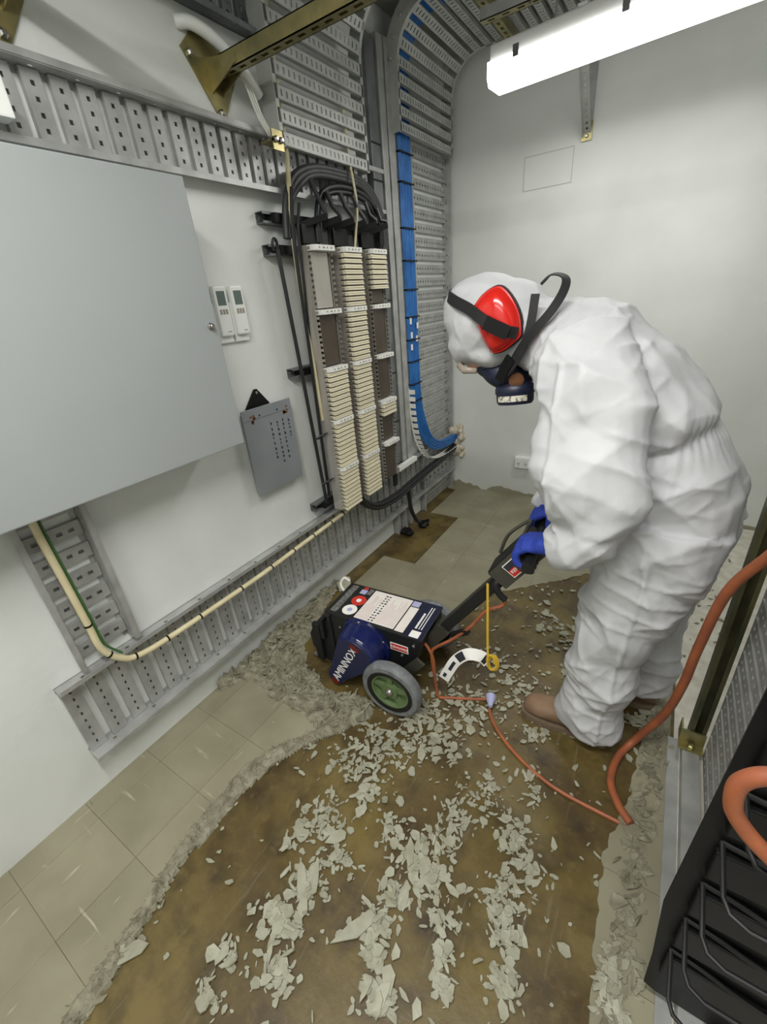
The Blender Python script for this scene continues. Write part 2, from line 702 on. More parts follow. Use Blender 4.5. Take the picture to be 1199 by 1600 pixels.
L_REG = [(0, -0.75), (0.60, -0.75), (0.557, -0.117), (0.523, -0.019), (0.496, 0.088), (0.451, 0.248), (0.463, 0.364),
         (0.465, 0.57), (0.537, 0.668), (0.622, 0.84), (0.58, 0.90), (0.35, 0.96), (0.22, 1.03), (0.12, 1.17), (0, 1.25)]
B_REG = [(0.097, 1.37), (0.20, 1.33), (0.5, 1.45), (0.71, 1.62), (0.80, 1.83), (0.95, 1.98), (1.127, 2.14), (1.274, 2.3),
         (1.45, 2.3), (1.62, 1.97), (1.712, 1.95), (1.712, YB), (0.0, YB), (0.0, 3.15), (0.097, 3.13), (0.097, 2.6563), (0.3263, 2.6563),
         (0.3263, 1.9684), (0.097, 1.9684)]
R_REG = [(1.635, 1.95), (1.66, 1.60), (1.63, 1.40), (1.615, 1.24), (1.60, 1.06), (1.553, 0.86), (1.563, 0.669), (1.577, 0.485), (1.60, -0.3),
         (1.695, -0.3), (1.700, 1.0), (1.712, 1.95)]
P = 0.2293
X0, Y0 = 0.097 - P, 0.134 - 5 * P
TH = 0.004
for reg, amp, hard in ((L_REG, 0.022, (0, 13, 14)), (B_REG, 0.02, (9, 10, 11, 12, 13, 14, 15, 16, 17, 18)), (R_REG, 0.02, (8, 9, 10, 11))):
    pj = jag(reg, amp, 0.02, hard)
    pj = [V((q[0], q[1])) for q in pj]
    for i in range(0, 9):
        for j in range(-3, 19):
            x0, x1, y0, y1 = X0 + i * P, X0 + (i + 1) * P, Y0 + j * P, Y0 + (j + 1) * P
            q = clip(pj, x0 + 0.0005, x1 - 0.0005, y0 + 0.0005, y1 - 0.0005)
            q = [p for i_, p in enumerate(q) if (p - q[i_ - 1]).length > 1e-5]
            q = [p for i_, p in enumerate(q) if abs((p - q[i_ - 1]).cross(q[(i_ + 1) % len(q)] - p)) > 1e-9]
            if len(q) < 3 or area(q) < 0.0004:
                continue
            zt = TH + random.uniform(-0.0004, 0.0006)
            MB().prism([(p[0], p[1]) for p in q], (0, 0, 0.0), (1, 0, 0), (0, 1, 0), (0, 0, 1), zt).build('floor_tile', 'tile', floor)

# white sheet under the rack on the right
wf = MB().box(1.716, 2.75, -0.4, YB - 0.005, 0.0, 0.006).build('floor_sheet', 'white_floor')
tag(wf, 'dusty white sheet laid on the floor under the rack', 'floor sheet')

# ------------------------------------------------------------------ cable ladders / trays


def slots(L, W, n, sw, sh, m0=0.012):
    st = (L - 2 * m0) / n
    return [(m0 + st * (k + 0.5) - sw / 2, m0 + st * (k + 0.5) + sw / 2, W / 2 - sh / 2, W / 2 + sh / 2) for k in range(n)]


def tray(name, label, o, U, Wd, N, L, W, depth, pitch, rw, nh, sw, sh, m='galv', flange=0.016, start=None, ridge=True,
         dark_every=0, railslots=0.0, rh=0.012, group=None):
    """straight cable ladder: o corner on the wall, U run, Wd across, N away from the wall"""
    o, U, Wd, N = V(o), V(U), V(Wd), V(N)
    t = thing(name, label, 'cable ladder', o, group)
    for sgn, base in ((1, o), (-1, o + Wd * W)):
        mb = MB()
        hs = []
        if railslots:
            k = int(L / railslots)
            hs = [(railslots * (q + 0.5) - 0.006, railslots * (q + 0.5) + 0.006, depth * .42, depth * .60) for q in range(k)]
        T = 0.0025
        mb.perf(base, U, N, Wd * sgn, L, depth, T, hs)                        # web
        mb.perf(base + N * depth, U, Wd * -sgn, N, L, flange, T, [])         # outward lip
        mb.perf(base + N * 0.001, U, Wd * sgn, N, L, flange, T, [])          # inner foot
        mb.build('side_rail', m, t)
    k = int((L - rw) / pitch) + 1
    s0 = pitch * 0.35 if start is None else start
    mb = MB()
    c = -U * rw / 2 - Wd * (W / 2 - 0.004)
    LL = W - 0.008
    hh = slots(LL, rw, nh, sw, sh)
    mb.perf(c + N * 0, Wd, U, N, LL, rw, 0.003, hh)
    if ridge:
        for e in (0, rw - 0.003):
            mb.perf(c + U * e - N * rh, Wd, U, N, LL, 0.003, rh, [])
    me = mb.mesh('rung')
    me.materials.append(MATS[m])
    for q in range(k):
        s = s0 + q * pitch
        if s + rw / 2 > L:
            break
        inst('rung', me, t, o + U * s + Wd * (W / 2) + N * (rh + 0.004))
    return t


YU, ZU, XU = V((0, 1, 0)), V((0, 0, 1)), V((1, 0, 0))
tray('cable_tray', 'grey horizontal cable tray along the wall above the grey cabinet', (0.0, 0.60, 1.93), YU, ZU, XU, 1.75, 0.158, 0.055,
     0.0665, 0.046, 4, 0.011, 0.010, start=0.03, railslots=0.11)
tray('cable_tray', 'grey vertical cable tray stub hanging below the cabinet', (0.0, 0.305, 0.515), ZU, YU, XU, 0.72, 0.165, 0.06,
     0.078, 0.048, 4, 0.016, 0.012, start=0.05)
tray('cable_tray', 'long grey cable tray running low along the wall to the corner', (0.0, 0.215, 0.185), YU, ZU, XU, 2.98, 0.30, 0.06,
     0.0745, 0.052, 8, 0.014, 0.006, start=0.03, railslots=0.15)
tray('cable_ladder', 'galvanised vertical cable ladder in the corner behind the blue cables', (0.0, 2.675, 0.0), ZU, YU, XU, 2.62, 0.50, 0.05,
     0.0735, 0.048, 13, 0.012, 0.012, m='galv', start=0.05, railslots=0.10)
rs_ = thing('cable_duct', 'tall galvanised cable duct between the right terminal column and the blue cables', 'cable duct', (0.0, 2.26, 0.0))
MB().box(0.001, 0.004, 2.255, 2.475, 0.50, 2.62).build('back_plate', 'galv', rs_)
MB().cbox(0.004, 0.050, 2.262, 2.345, 0.52, 2.60, 0.004).build('dark_cover', 'galv_dark', rs_)
MB().cbox(0.004, 0.060, 2.352, 2.405, 0.52, 2.62, 0.003).build('cover', 'galv', rs_)
MB().cbox(0.004, 0.066, 2.412, 2.472, 0.52, 2.62, 0.003).build('cover', 'galv', rs_)
for z in (2.2, 2.05, 1.9, 1.5, 1.1, 0.8):
    MB().box(0.050, 0.0525, 2.262, 2.345, z, z + 0.007).build('cable_tie', 'black_plastic', rs_)
for y in (2.262, 2.36, 2.44):
    MB().cbox(0.004, 0.045, y, y + 0.03, 0.0, 0.19, 0.002).build('post', 'galv', rs_)
MB().cbox(0.068, 0.10, 2.235, 2.475, 0.495, 0.525, 0.002).build('cross_bar', 'krone_white', rs_)
tray('cable_tray', 'short grey cable tray high on the wall above the gold strut', (0.0, 0.98, 2.375), YU, ZU, XU, 0.62, 0.16, 0.07,
     0.0665, 0.042, 4, 0.016, 0.012, m='galv_dark', start=0.03, railslots=0.11)


def curved_ladder(name, label, y0, y1, x0, z0, zs, R, xe, pitch, rw, nh, m='ladder_paint'):
    """ladder that climbs the wall, bends and runs out below the ceiling (+x)"""
    t = thing(name, label, 'cable ladder', (x0, y0, z0))
    cx = x0 + R
    path = [(x0, z0), (x0, zs)]
    path += [(cx - R * math.cos(a), zs + R * math.sin(a)) for a in [PI / 2 * k / 14 for k in range(1, 15)]]
    path += [(xe, zs + R)]
    D = 0.07                                     # rail depth, measured behind the rungs
    for ys, yi in ((y0, 1), (y1, -1)):
        mb = MB()
        for i in range(len(path) - 1):
            pass
        rs = []
        for i, (x, z) in enumerate(path):
            a = path[max(i - 1, 0)]
            b = path[min(i + 1, len(path) - 1)]
            tn = V((b[0] - a[0], 0, b[1] - a[1])).normalized()
            nb = V((-tn.z, 0, tn.x))               # towards the wall / ceiling
            p = V((x, ys, z))
            th = V((0, 0.003 * yi, 0))
            fl = V((0, 0.018 * yi, 0))
            q = p + nb * (D if i > 1 else min(D, x0 - 0.005))
            rs.append([p, p + fl, p + fl + nb * 0.003, p + th + nb * 0.003, q + th, q])
        mb.rings(rs)
        mb.build('side_rail', m, t)
        bo = MB()
        L = 0
        for i in range(2, len(path) - 1, 3):
            x, z = path[i]
            a, b = path[i - 1], path[i + 1]
            tn = V((b[0] - a[0], 0, b[1] - a[1])).normalized()
            nb = V((-tn.z, 0, tn.x))
            bo.lathe([(0.009, 0), (0.009, 0.005), (0.005, 0.009)], V((x, ys - 0.0005 * yi, z)) + nb * D * .5, (0, -yi, 0), 8)
        bo.build('bolt', 'galv', t)
    W = y1 - y0 - 0.006
    mb = MB()
    mb.perf((-rw / 2, -W / 2, 0), (0, 1, 0), (1, 0, 0), (0, 0, 1), W, rw, 0.003, slots(W, rw, nh, 0.0085, 0.019, 0.02))
    for e in (-rw / 2, rw / 2 - 0.003):
        mb.perf((e, -W / 2, 0), (0, 1, 0), (1, 0, 0), (0, 0, 1), W, 0.003, 0.016, [])
    me = mb.mesh('rung')
    me.materials.append(MATS[m])
    # walk the path
    seg = []
    tot = 0
    for a, b in zip(path, path[1:]):
        d = math.dist(a, b)
        seg.append((tot, d, a, b))
        tot += d
    s = rw / 2 + 0.004
    while s < tot - rw:
        for s0, d, a, b in seg:
            if s0 <= s <= s0 + d:
                f = (s - s0) / d
                x, z = a[0] + (b[0] - a[0]) * f, a[1] + (b[1] - a[1]) * f
                ang = math.atan2(b[1] - a[1], b[0] - a[0])     # tangent, 90deg = up
                inst('rung', me, t, (x, (y0 + y1) / 2, z), (0, -ang, 0))
                break
        s += pitch
    return t


curved_ladder('curved_ladder', 'wide perforated cable ladder bending off the wall above the terminal columns', 1.545, 2.135, 0.11, 2.05, 2.43, 0.225, 1.35,
              0.0665, 0.043, 19)
curved_ladder('curved_ladder', 'curved perforated cable ladder in the corner above the blue cables', 2.45, 3.10, 0.11, 2.265, 2.52, 0.185, 1.35,
              0.062, 0.040, 21)

# ------------------------------------------------------------------ batten lights


def batten(label, cx, cy, z, yaw, L=1.25, power=LAMP_W):
    t = thing('batten_light', label, 'light', (cx, cy, z), None, yaw)
    h = L / 2
    mb = MB().cbox(-h, h, -0.062, 0.062, 0.075, 0.135, 0.006)
    body = mb.build('housing', 'lamp_body', t, local=True)
    d = MB()
    prof = [(-0.075, 0.078), (-0.075, 0.025), (-0.058, 0.0), (0.058, 0.0), (0.075, 0.025), (0.075, 0.078)]
    d.rings([[V((x, p[0], p[1])) for p in prof] for x in (-h - 0.005, h + 0.005)])
    d.build('diffuser', 'lamp_diffuser', t, local=True)
    for x in (-h + 0.12, -0.1, h - 0.12):
        for s in (-1, 1):
            MB().box(x - 0.012, x + 0.012, s * 0.076 - 0.003, s * 0.076 + 0.003, 0.062, 0.10).build('clip', 'galv_dark', t, local=True)
    for x in (-h + 0.25, h - 0.25):
        MB().tube([(x, 0, 0.13), (x, 0, 0.22)], 0.005, 8).build('hanger_rod', 'galv', t, local=True)
    ld = bpy.data.lights.new('batten_lamp', 'AREA')
    ld.shape = 'RECTANGLE'
    ld.size = L - 0.02
    ld.size_y = 0.13
    ld.energy = power
    ld.color = (1.0, 0.985, 0.95)
    lo = bpy.data.objects.new('batten_lamp', ld)
    COL.objects.link(lo)
    lo.parent = t
    lo.location = (0, 0, -0.004)
    return t


batten('glowing white batten light hanging in front of the far wall', 1.225, 2.40, 2.295, math.radians(-4.5), power=10.0)
batten('white batten light over the near part of the aisle, out of the photo', 1.22, 0.06, 2.46, 0.0)
batten('white batten light added at the aisle end behind the camera to even out the light, out of the photo', 1.35, -1.15, 2.46, 0.0, power=15.0)  # unseen third fitting, added to balance the light on the lower left wall

# strut the far fitting hangs from, carried by a wall bracket
st = thing('strut_channel', 'grey strut channel running above the glowing batten light', 'strut', (0.55, 2.41, 2.515))
MB().perf((0.55, 2.39, 2.515), XU, YU, ZU, 1.5, 0.041, 0.003, slots(1.5, 0.041, 24, 0.028, 0.013)).build('web', 'zinc_gold', st)
for y in (2.39, 2.428):
    MB().box(0.55, 2.05, y, y + 0.003, 2.515, 2.556).build('flange', 'galv', st)
for x in (0.75, 1.85):
    MB().tube([(x, 2.41, 2.51), (x, 2.41, ZC)], 0.005, 8).build('drop_rod', 'galv', st)

br = thing('wall_bracket', 'slotted diagonal support bracket fixed to the far wall below the light', 'bracket', (0.87, YB, 2.22))
MB().box(0.84, 0.885, YB - 0.006, YB, 2.21, 2.62).build('wall_channel', 'galv', br)
d0, d1 = V((0.862, YB - 0.012, 2.235)), V((0.862, YB - 0.40, 2.62))
dd = (d1 - d0)
Ld = dd.length
dd.normalize()
nn = V((1, 0, 0))
up_ = dd.cross(nn)
mb = MB().perf(d0 - nn * 0.02, dd, nn, up_, Ld, 0.04, 0.003, slots(Ld, 0.04, 18, 0.014, 0.012))
mb.bar(d0 - nn * 0.02 + up_ * -0.012, d1 - nn * 0.02 + up_ * -0.012, 0.003, 0.026, up_)
mb.build('diagonal_strut', 'ladder_paint', br)
MB().box(0.835, 0.888, YB - 0.014, YB - 0.004, 2.205, 2.29).build('foot_plate', 'zinc_gold', br)
for z in (2.225, 2.262):
    MB().lathe([(0.009, 0), (0.009, 0.006), (0.005, 0.010)], (0.862, YB - 0.014, z), (0, -1, 0), 8).build('bolt', 'axle_steel', br)

# ------------------------------------------------------------------ gold cantilever strut on the left wall


def cantilever(label, y, z, L, full=True):
    t = thing('cantilever_strut', label, 'strut', (0, y, z))
    pl = MB()
    poly = [(-0.115, 0.035), (-0.035, 0.115), (0.04, 0.10), (0.115, 0.03), (0.005, -0.135)]
    pl.prism(poly, (0, y, z), YU, ZU, XU, 0.006)
    pl.build('wall_plate', 'zinc_gold', t)
    g = MB()
    g.prism([(0.006, -0.06), (0.14, -0.012), (0.14, 0.01), (0.006, 0.03)], (0, y - 0.024, z), XU, ZU, YU, 0.004)
    g.prism([(0.006, -0.06), (0.14, -0.012), (0.14, 0.01), (0.006, 0.03)], (0, y + 0.020, z), XU, ZU, YU, 0.004)
    g.build('gusset', 'zinc_gold', t)
    c = MB()
    x0 = 0.006
    hs = slots(L, 0.042, int(L / 0.05), 0.028, 0.013)
    c.perf((x0, y - 0.021, z - 0.021), XU, YU, ZU, L, 0.042, 0.003, hs)
    c.perf((x0, y - 0.021, z - 0.021), XU, ZU, YU, L, 0.045, 0.003, [])
    c.perf((x0, y + 0.018, z - 0.021), XU, ZU, YU, L, 0.045, 0.003, [])
    for yy in (y - 0.021, y + 0.012):
        c.perf((x0, yy, z + 0.021), XU, YU, ZU, L, 0.009, 0.003, [])
    c.build('channel', 'zinc_gold', t)
    for yy, zz in ((y - 0.085, z + 0.025), (y + 0.003, z - 0.105), (y - 0.02, z + 0.088)):
        MB().lathe([(0.011, 0), (0.011, 0.007), (0.006, 0.012)], (0.006, yy, zz), XU, 6).build('bolt', 'axle_steel', t)
    return t


cantilever('gold zinc-plated cantilever strut with diamond wall plate under the ladders', 1.372, 2.235, 1.45)
cantilever('gold zinc-plated strut plate cut off by the top left corner', 0.735, 2.245, 0.9)
# zinc cross strut below the corner ladder, and its clamp
xs = thing('cross_strut', 'gold slotted strut crossing beneath the corner ladder near the ceiling', 'strut', (0.50, 2.35, 2.66))
MB().perf((0.47, 2.33, 2.648), YU, XU, ZU, 0.86, 0.042, 0.003, slots(0.86, 0.042, 16, 0.028, 0.014)).build('web', 'zinc_gold', xs)
for x in (0.47, 0.509):
    MB().box(x, x + 0.003, 2.33, 3.19, 2.651, 2.688).build('flange', 'zinc_gold', xs)
cl = thing('ladder_clamp', 'small gold clamp bracket at the lower left corner of the wide ladder', 'clamp', (0.09, 1.515, 2.06))
MB().box(0.057, 0.118, 1.49, 1.545, 2.055, 2.062).box(0.112, 0.118, 1.49, 1.545, 2.03, 2.09).build('angle', 'zinc_gold', cl)
for y in (1.503, 1.53):
    MB().lathe([(0.010, 0), (0.010, 0.008), (0.006, 0.014)], (0.118, y, 2.06), XU, 6).build('bolt', 'axle_steel', cl)

# conduit and white wires behind the strut plate
mb = MB().tube(catmull([(0.0, 1.26, 2.325), (0.03, 1.30, 2.325), (0.045, 1.38, 2.30), (0.05, 1.47, 2.25), (0.05, 1.53, 2.20)], 6), 0.018, 10)
tag(mb.build('conduit', 'white_plastic', None, smooth=40), 'pale grey flexible conduit curling behind the gold wall plate', 'conduit')
ww = thing('wire_bundle', 'thin white wires looping from the wall plate down to the clamp', 'wires', (0.05, 1.5, 2.07))
for k in range(3):
    y = 0.012 * k
    MB().tube(catmull([(0.03, 1.455 + y, 2.26), (0.07, 1.45 + y, 2.20), (0.085, 1.465 + y, 2.13), (0.09, 1.505 + y, 2.075)], 8), 0.0035, 6).build(
        'wire', 'white_cable', ww, smooth=40)

# ------------------------------------------------------------------ grey wall cabinet
cb = thing('wall_cabinet', 'large flat grey enamelled steel cabinet on the left wall', 'cabinet', (0, -0.1, 1.07))
MB().cbox(0.0, 0.155, -0.10, 1.008, 1.077, 1.868, 0.004).build('body', 'grey_enamel', cb)
dr = MB().cbox(0.158, 0.18, -0.105, 1.016, 1.07, 1.875, 0.004).build('door', 'grey_enamel', cb)
MB().lathe([(0.011, 0), (0.011, 0.004), (0.008, 0.006), (0.008, 0.014), (0.006, 0.016)], (0.18, 0.988, 1.473), XU, 16).build('lock', 'axle_steel', dr, smooth=40)

jb = thing('junction_box', 'pale grey box on the wall cut by the left edge of the photo', 'box', (0, 0.5, 1.94))
MB().cbox(0.056, 0.105, 0.30, 0.655, 1.945, 2.025, 0.004).build('body', 'white_plastic', jb)
MB().cbox(0.0, 0.056, 0.36, 0.60, 1.905, 2.03, 0.003).build('back_box', 'white_plastic', jb)

# ------------------------------------------------------------------ remotes in wall holders


def remote(label, y0):
    t = thing('remote_control', label, 'remote control', (0, y0, 1.42), 'air conditioner remotes on the wall')
    MB().cbox(0.0, 0.016, y0 - 0.003, y0 + 0.067, 1.405, 1.545, 0.004).build('holder', 'white_plastic', t)
    MB().cbox(0.012, 0.034, y0 + 0.003, y0 + 0.061, 1.43, 1.60, 0.006).build('body', 'white_plastic', t)
    MB().box(0.034, 0.0348, y0 + 0.013, y0 + 0.050, 1.535, 1.583).build('screen', 'lcd', t)
    for k in range(3):
        MB().cbox(0.034, 0.036, y0 + 0.014 + k * 0.013, y0 + 0.023 + k * 0.013, 1.505, 1.522, 0.001).build('button', 'print_grey', t)
    MB().box(0.034, 0.0345, y0 + 0.03, y0 + 0.048, 1.443, 1.446).build('brand_line', 'print_grey', t)
    return t


remote('white remote control in a holder, half hidden by the cabinet edge', 1.143)
remote('white remote control in a wall holder, fully visible beside the other', 1.222)

# ------------------------------------------------------------------ hanging grey document plate
dp = thing('document_holder', 'grey metal document plate with handwriting hanging from a black triangle', 'document holder', (0.0, 1.28, 0.77))
MB().cbox(0.008, 0.033, 1.155, 1.43, 0.775, 1.125, 0.003).build('back_tray', 'grey_plate', dp)
MB().cbox(0.033, 0.04, 1.140, 1.424, 0.768, 1.145, 0.002).build('cover', 'grey_plate', dp)
MB().box(0.040, 0.0412, 1.143, 1.421, 1.100, 1.102).build('fold_line', 'galv_dark', dp)
tri = MB().prism([(1.195, 1.14), (1.333, 1.14), (1.275, 1.212), (1.26, 1.212)], (0.002, 0, 0), YU, ZU, XU, 0.006).build('hanger', 'black_plastic', dp)
MB().lathe([(0.006, 0), (0.006, 0.004)], (0.008, 1.267, 1.198), XU, 8).build('screw', 'axle_steel', tri)
for y in (1.177, 1.365):
    s = MB()
    for k in range(9):
        yy, zz = y + random.uniform(0, 0.03), 1.083 + random.uniform(0, 0.03)
        s.box(0.040, 0.0408, yy, yy + 0.011, zz, zz + 0.008)
    s.build('smudged_sticker', 'rust_brown', dp, label='small smudged brown sticker patch')  # plain brown patches standing for the smudged stickers
for y in (1.232, 1.335):
    MB().lathe([(0.004, 0), (0.004, 0.002)], (0.040, y, 1.112), XU, 8).build('screw', 'ink', dp)
for k, (y, z1, n) in enumerate(((1.395, 1.06, 5), (1.360, 1.07, 9), (1.325, 1.065, 10), (1.288, 1.07, 8))):
    s = MB()
    z = z1
    for q in range(n):
        ln = random.uniform(0.008, 0.016)
        s.box(0.040, 0.0404, y - 0.005, y + random.uniform(0.001, 0.005), z - ln, z - ln * .3)
        s.box(0.040, 0.0404, y - 0.005, y - 0.003, z - ln, z)
        z -= ln + random.uniform(0.004, 0.012)
    s.build('handwriting', 'ink', dp)

# ------------------------------------------------------------------ power outlet, foam plug, floor penetrations
po = thing('power_outlet', 'white double power outlet low on the far wall', 'power outlet', (0.63, YB, 0.29))
MB().cbox(0.572, 0.69, YB - 0.034, YB, 0.245, 0.338, 0.004).build('mounting_block', 'white_plastic', po)
MB().cbox(0.575, 0.687, YB - 0.042, YB - 0.034, 0.250, 0.333, 0.003).build('face_plate', 'white_plastic', po)
for x in (0.603, 0.657):
    s = MB()
    s.bar((x - 0.008, YB - 0.0425, 0.283), (x - 0.004, YB - 0.0425, 0.292), 0.001, 0.002, (0, 1, 0))
    s.box(x - 0.008, x - 0.004, YB - 0.0428, YB - 0.042, 0.278, 0.292).box(x + 0.004, x + 0.008, YB - 0.0428, YB - 0.042, 0.278, 0.292)
    s.box(x - 0.0015, x + 0.0015, YB - 0.0428, YB - 0.042, 0.262, 0.272)
    s.build('socket', 'ink', po)
    MB().cbox(x - 0.006, x + 0.006, YB - 0.045, YB - 0.042, 0.308, 0.323, 0.001).build('switch', 'white_plastic', po)

mb = MB()
random.seed(11)
for k in range(46):
    c = V((random.uniform(0.02, 0.13), YB - random.uniform(0.0, 0.05), random.uniform(0.30, 0.53)))
    r = random.uniform(0.014, 0.03)
    bm = bmesh.new()
    bmesh.ops.create_icosphere(bm, subdivisions=1, radius=r)
    mb.add([c + v.co * (1 + 0.3 * random.random()) for v in bm.verts], [[v.index for v in f.verts] for f in bm.faces])
    bm.free()
me = remesh(mb, 0.006, 1)
fo = link('foam_plug', me, 'foam', None, True)
tag(fo, 'lumpy beige fire-stop foam sealing the cable hole in the corner', 'foam plug')

for y, x, lab in ((2.284, 0.096, 'nearer'), (2.441, 0.143, 'farther')):
    t = thing('floor_penetration', 'black taped cable entry in the floor under the tray, %s of the two' % lab, 'cable entry', (x, y, 0))
    s = MB()
    for k in range(14):
        a = random.uniform(0, 2 * PI)
        r = random.uniform(0.0, 0.035)
        s.obox((x + math.cos(a) * r, y + math.sin(a) * r, random.uniform(0.014, 0.03)), V((random.uniform(.012, .026), random.uniform(-.01, .01), random.uniform(-.008, .008))),
               V((random.uniform(-.01, .01), random.uniform(.012, .024), .004)), V((.003, -.002, 0.01)))
    link('tape_wrap', remesh(s, 0.005, 2), 'black_plastic', t, True, wl=(0, 0, 0)).location = -WL[t.name]
    if lab == 'farther':
        MB().tube(catmull([(x - 0.01, y, 0.02), (x - 0.05, y - 0.02, 0.06), (0.075, y - 0.05, 0.16), (0.072, y - 0.06, 0.30)], 6), 0.014, 10).build(
            'cable', 'black_cable', t, smooth=40)

# ------------------------------------------------------------------ terminal block columns
# black mounting rails across the wall
for z, y0, y1, lab in ((1.832, 1.452, 2.24, 'top black mounting rail with a bare metal end behind the cable fan'),
                       (1.722, 1.458, 2.24, 'black mounting rail at the head of the terminal columns'),
                       (1.240, 1.475, 2.24, 'black mounting rail across the middle of the terminal columns'),
                       (0.560, 1.475, 2.24, 'black mounting rail at the foot of the terminal columns')):
    t = thing('mounting_rail', lab, 'rail', (0.0, y0, z), 'rails behind the terminal columns')
    c = MB()
    c.box(0.0, 0.003, y0, y1, z - 0.02, z + 0.02)
    c.box(0.003, 0.04, y0, y1, z - 0.02, z - 0.0175).box(0.003, 0.04, y0, y1, z + 0.0175, z + 0.02)
    c.box(0.0375, 0.04, y0, y1, z - 0.0175, z - 0.011).box(0.0375, 0.04, y0, y1, z + 0.011, z + 0.0175)
    c.build('channel', 'galv_dark', t)
    MB().cbox(0.005, 0.062, y0 + 0.045, y1, z - 0.016, z + 0.016, 0.002).build('cover_strip', 'black_plastic', t)
    MB().lathe([(0.006, 0), (0.006, 0.004)], (0.003, y0 + 0.022, z), XU, 8).build('screw', 'axle_steel', t)

KP = 0.02223                       # module pitch
KW = 0.138


def module_mesh():
    mb = MB()
    h = KP * 0.37
    mb.box(-0.05, -0.004, -KW / 2 + .001, KW / 2 - .001, -KP * 0.5, -h, 1)  # dark filler in the gap; its colour stands in for shade between strips
    mb.box(-0.05, -0.010, -KW / 2 + 0.004, KW / 2 - 0.004, -h, h)
    mb.box(-0.010, 0.0, -KW / 2, KW / 2, -h * 1.0, -h * 0.1)
    mb.box(-0.010, -0.003, -KW / 2, KW / 2, h * 0.1, h * 1.0)
    mb.box(-0.010, -0.006, -KW / 2 + .002, KW / 2 - .002, -h * .1, h * .1, 1)
    me = mb.mesh('terminal_strip')
    me.materials.append(MATS['krone_cream'])
    me.materials.append(MATS['krone_slot_shade'])
    return me


def label_mesh():
    mb = MB()
    h = KP * 0.46
    mb.box(-0.05, -0.004, -KW / 2, KW / 2, -h, h)
    mb.box(-0.004, 0.004, -KW / 2 + 0.012, KW / 2, -h, h)
    for k in range(4):
        y = -KW / 2 + 0.03 + k * 0.026
        mb.box(0.004, 0.0045, y, y + random.uniform(.006, .014), -h * .3, h * .3, 1)
    me = mb.mesh('label_strip')
    me.materials.append(MATS['krone_white'])
    me.materials.append(MATS['print_grey'])
    return me


MOD, LABM = module_mesh(), label_mesh()
XF = 0.152


def column(lab, y0, groups, ztop, back):
    """groups: number of fitted strips below each label strip (10 = full)"""
    yc = y0 + KW / 2
    zb = ztop - len(groups) * 11 * KP
    t = thing('terminal_column', lab, 'terminal block', (XF, yc, zb))
    fr = MB()
    fr.box(0.070, 0.074, y0 + 0.004, y0 + KW - 0.004, zb, ztop)
    fr.build('back_plate', back, t)
    for g, nf in enumerate(groups):
        if nf < 10:
            zt = ztop - g * 11 * KP
            MB().box(0.074, 0.120, y0 + 0.012, y0 + KW - 0.014, zt - 10.8 * KP, zt - (nf + 1.1) * KP).build(
                'blank_panel', 'brown_back' if (g or back == 'brown_back') else 'steel_frame', t)
    for yy in (y0 - 0.004, y0 + KW + 0.002):
        f = MB()
        f.box(0.064, 0.118, yy, yy + 0.002, zb, ztop)
        n = int((ztop - zb) / KP)
        for k in range(n):
            z = zb + (k + 0.25) * KP
            f.box(0.118, 0.134, yy, yy + 0.002, z, z + KP * 0.5)
        f.build('side_flange', 'steel_frame', t)
    for g, nf in enumerate(groups):
        zt = ztop - g * 11 * KP
        inst('label_strip', LABM, t, (XF, yc, zt - KP * 0.5))
        for k in range(nf):
            inst('terminal_strip', MOD, t, (XF + random.uniform(-0.001, 0.001), yc, zt - KP * (k + 1.5)))
    return t


column('leftmost terminal column, bare metal in its upper half', 1.597, [0, 0, 10, 10, 10], 1.735, 'steel_frame')
column('middle terminal column, fully stacked with cream strips', 1.805, [10, 10, 10, 10, 10], 1.735, 'steel_frame')
column('rightmost terminal column, mostly empty with dark backing', 2.028, [7, 0, 0, 3, 0], 1.735, 'brown_back')

# guide plates at the head of each column
for y0, lab in ((1.60, 'left'), (1.81, 'middle'), (2.03, 'right')):
    t = thing('cable_guide', 'black square cable guide on top of the %s terminal column' % lab, 'cable guide', (0.1, y0, 1.75))
    MB().cbox(0.085, 0.10, y0, y0 + 0.11, 1.742, 1.812, 0.003).build('plate', 'black_plastic', t)
    MB().box(0.064, 0.085, y0 + 0.02, y0 + 0.05, 1.742, 1.80).build('stem', 'black_plastic', t)

# arched cable bundles and the fan of tails dropping from them
ar = thing('cable_arch', 'thick grey cable bundle arching over the heads of the terminal columns', 'cables', (0.1, 1.9, 1.83))
for k in range(3):
    o = 0.014 * k
    MB().tube(catmull([(0.07 + o * .3, 1.535 + o, 1.76), (0.075, 1.555 + o, 1.88), (0.078, 1.62 + o, 1.975 - o), (0.08, 1.74, 2.02 - o), (0.08, 1.90, 2.032 - o),
                       (0.08, 2.08, 2.025 - o), (0.08, 2.20 - o * .6, 1.975 - o), (0.08, 2.265 - o, 1.89), (0.08, 2.285 - o, 1.80), (0.08, 2.27 - o, 1.70)], 6),
              0.0135, 10).build('cable', 'grey_cable', ar, smooth=40)
a2 = thing('cable_arch', 'black cable bundle arching just inside the thick grey one', 'cables', (0.1, 1.9, 1.83))
for k in range(2):
    o = 0.02 * k
    MB().tube(catmull([(0.10, 1.695 + o, 1.75), (0.105, 1.70 + o, 1.84), (0.105, 1.745 + o, 1.925 - o * .5), (0.105, 1.84, 1.962 - o), (0.105, 1.96, 1.97 - o),
                       (0.105, 2.08, 1.955 - o), (0.105, 2.165 - o, 1.905 - o), (0.105, 2.21 - o, 1.84), (0.10, 2.22 - o, 1.76)], 6), 0.011, 10).build(
        'cable', 'black_cable', a2, smooth=40)
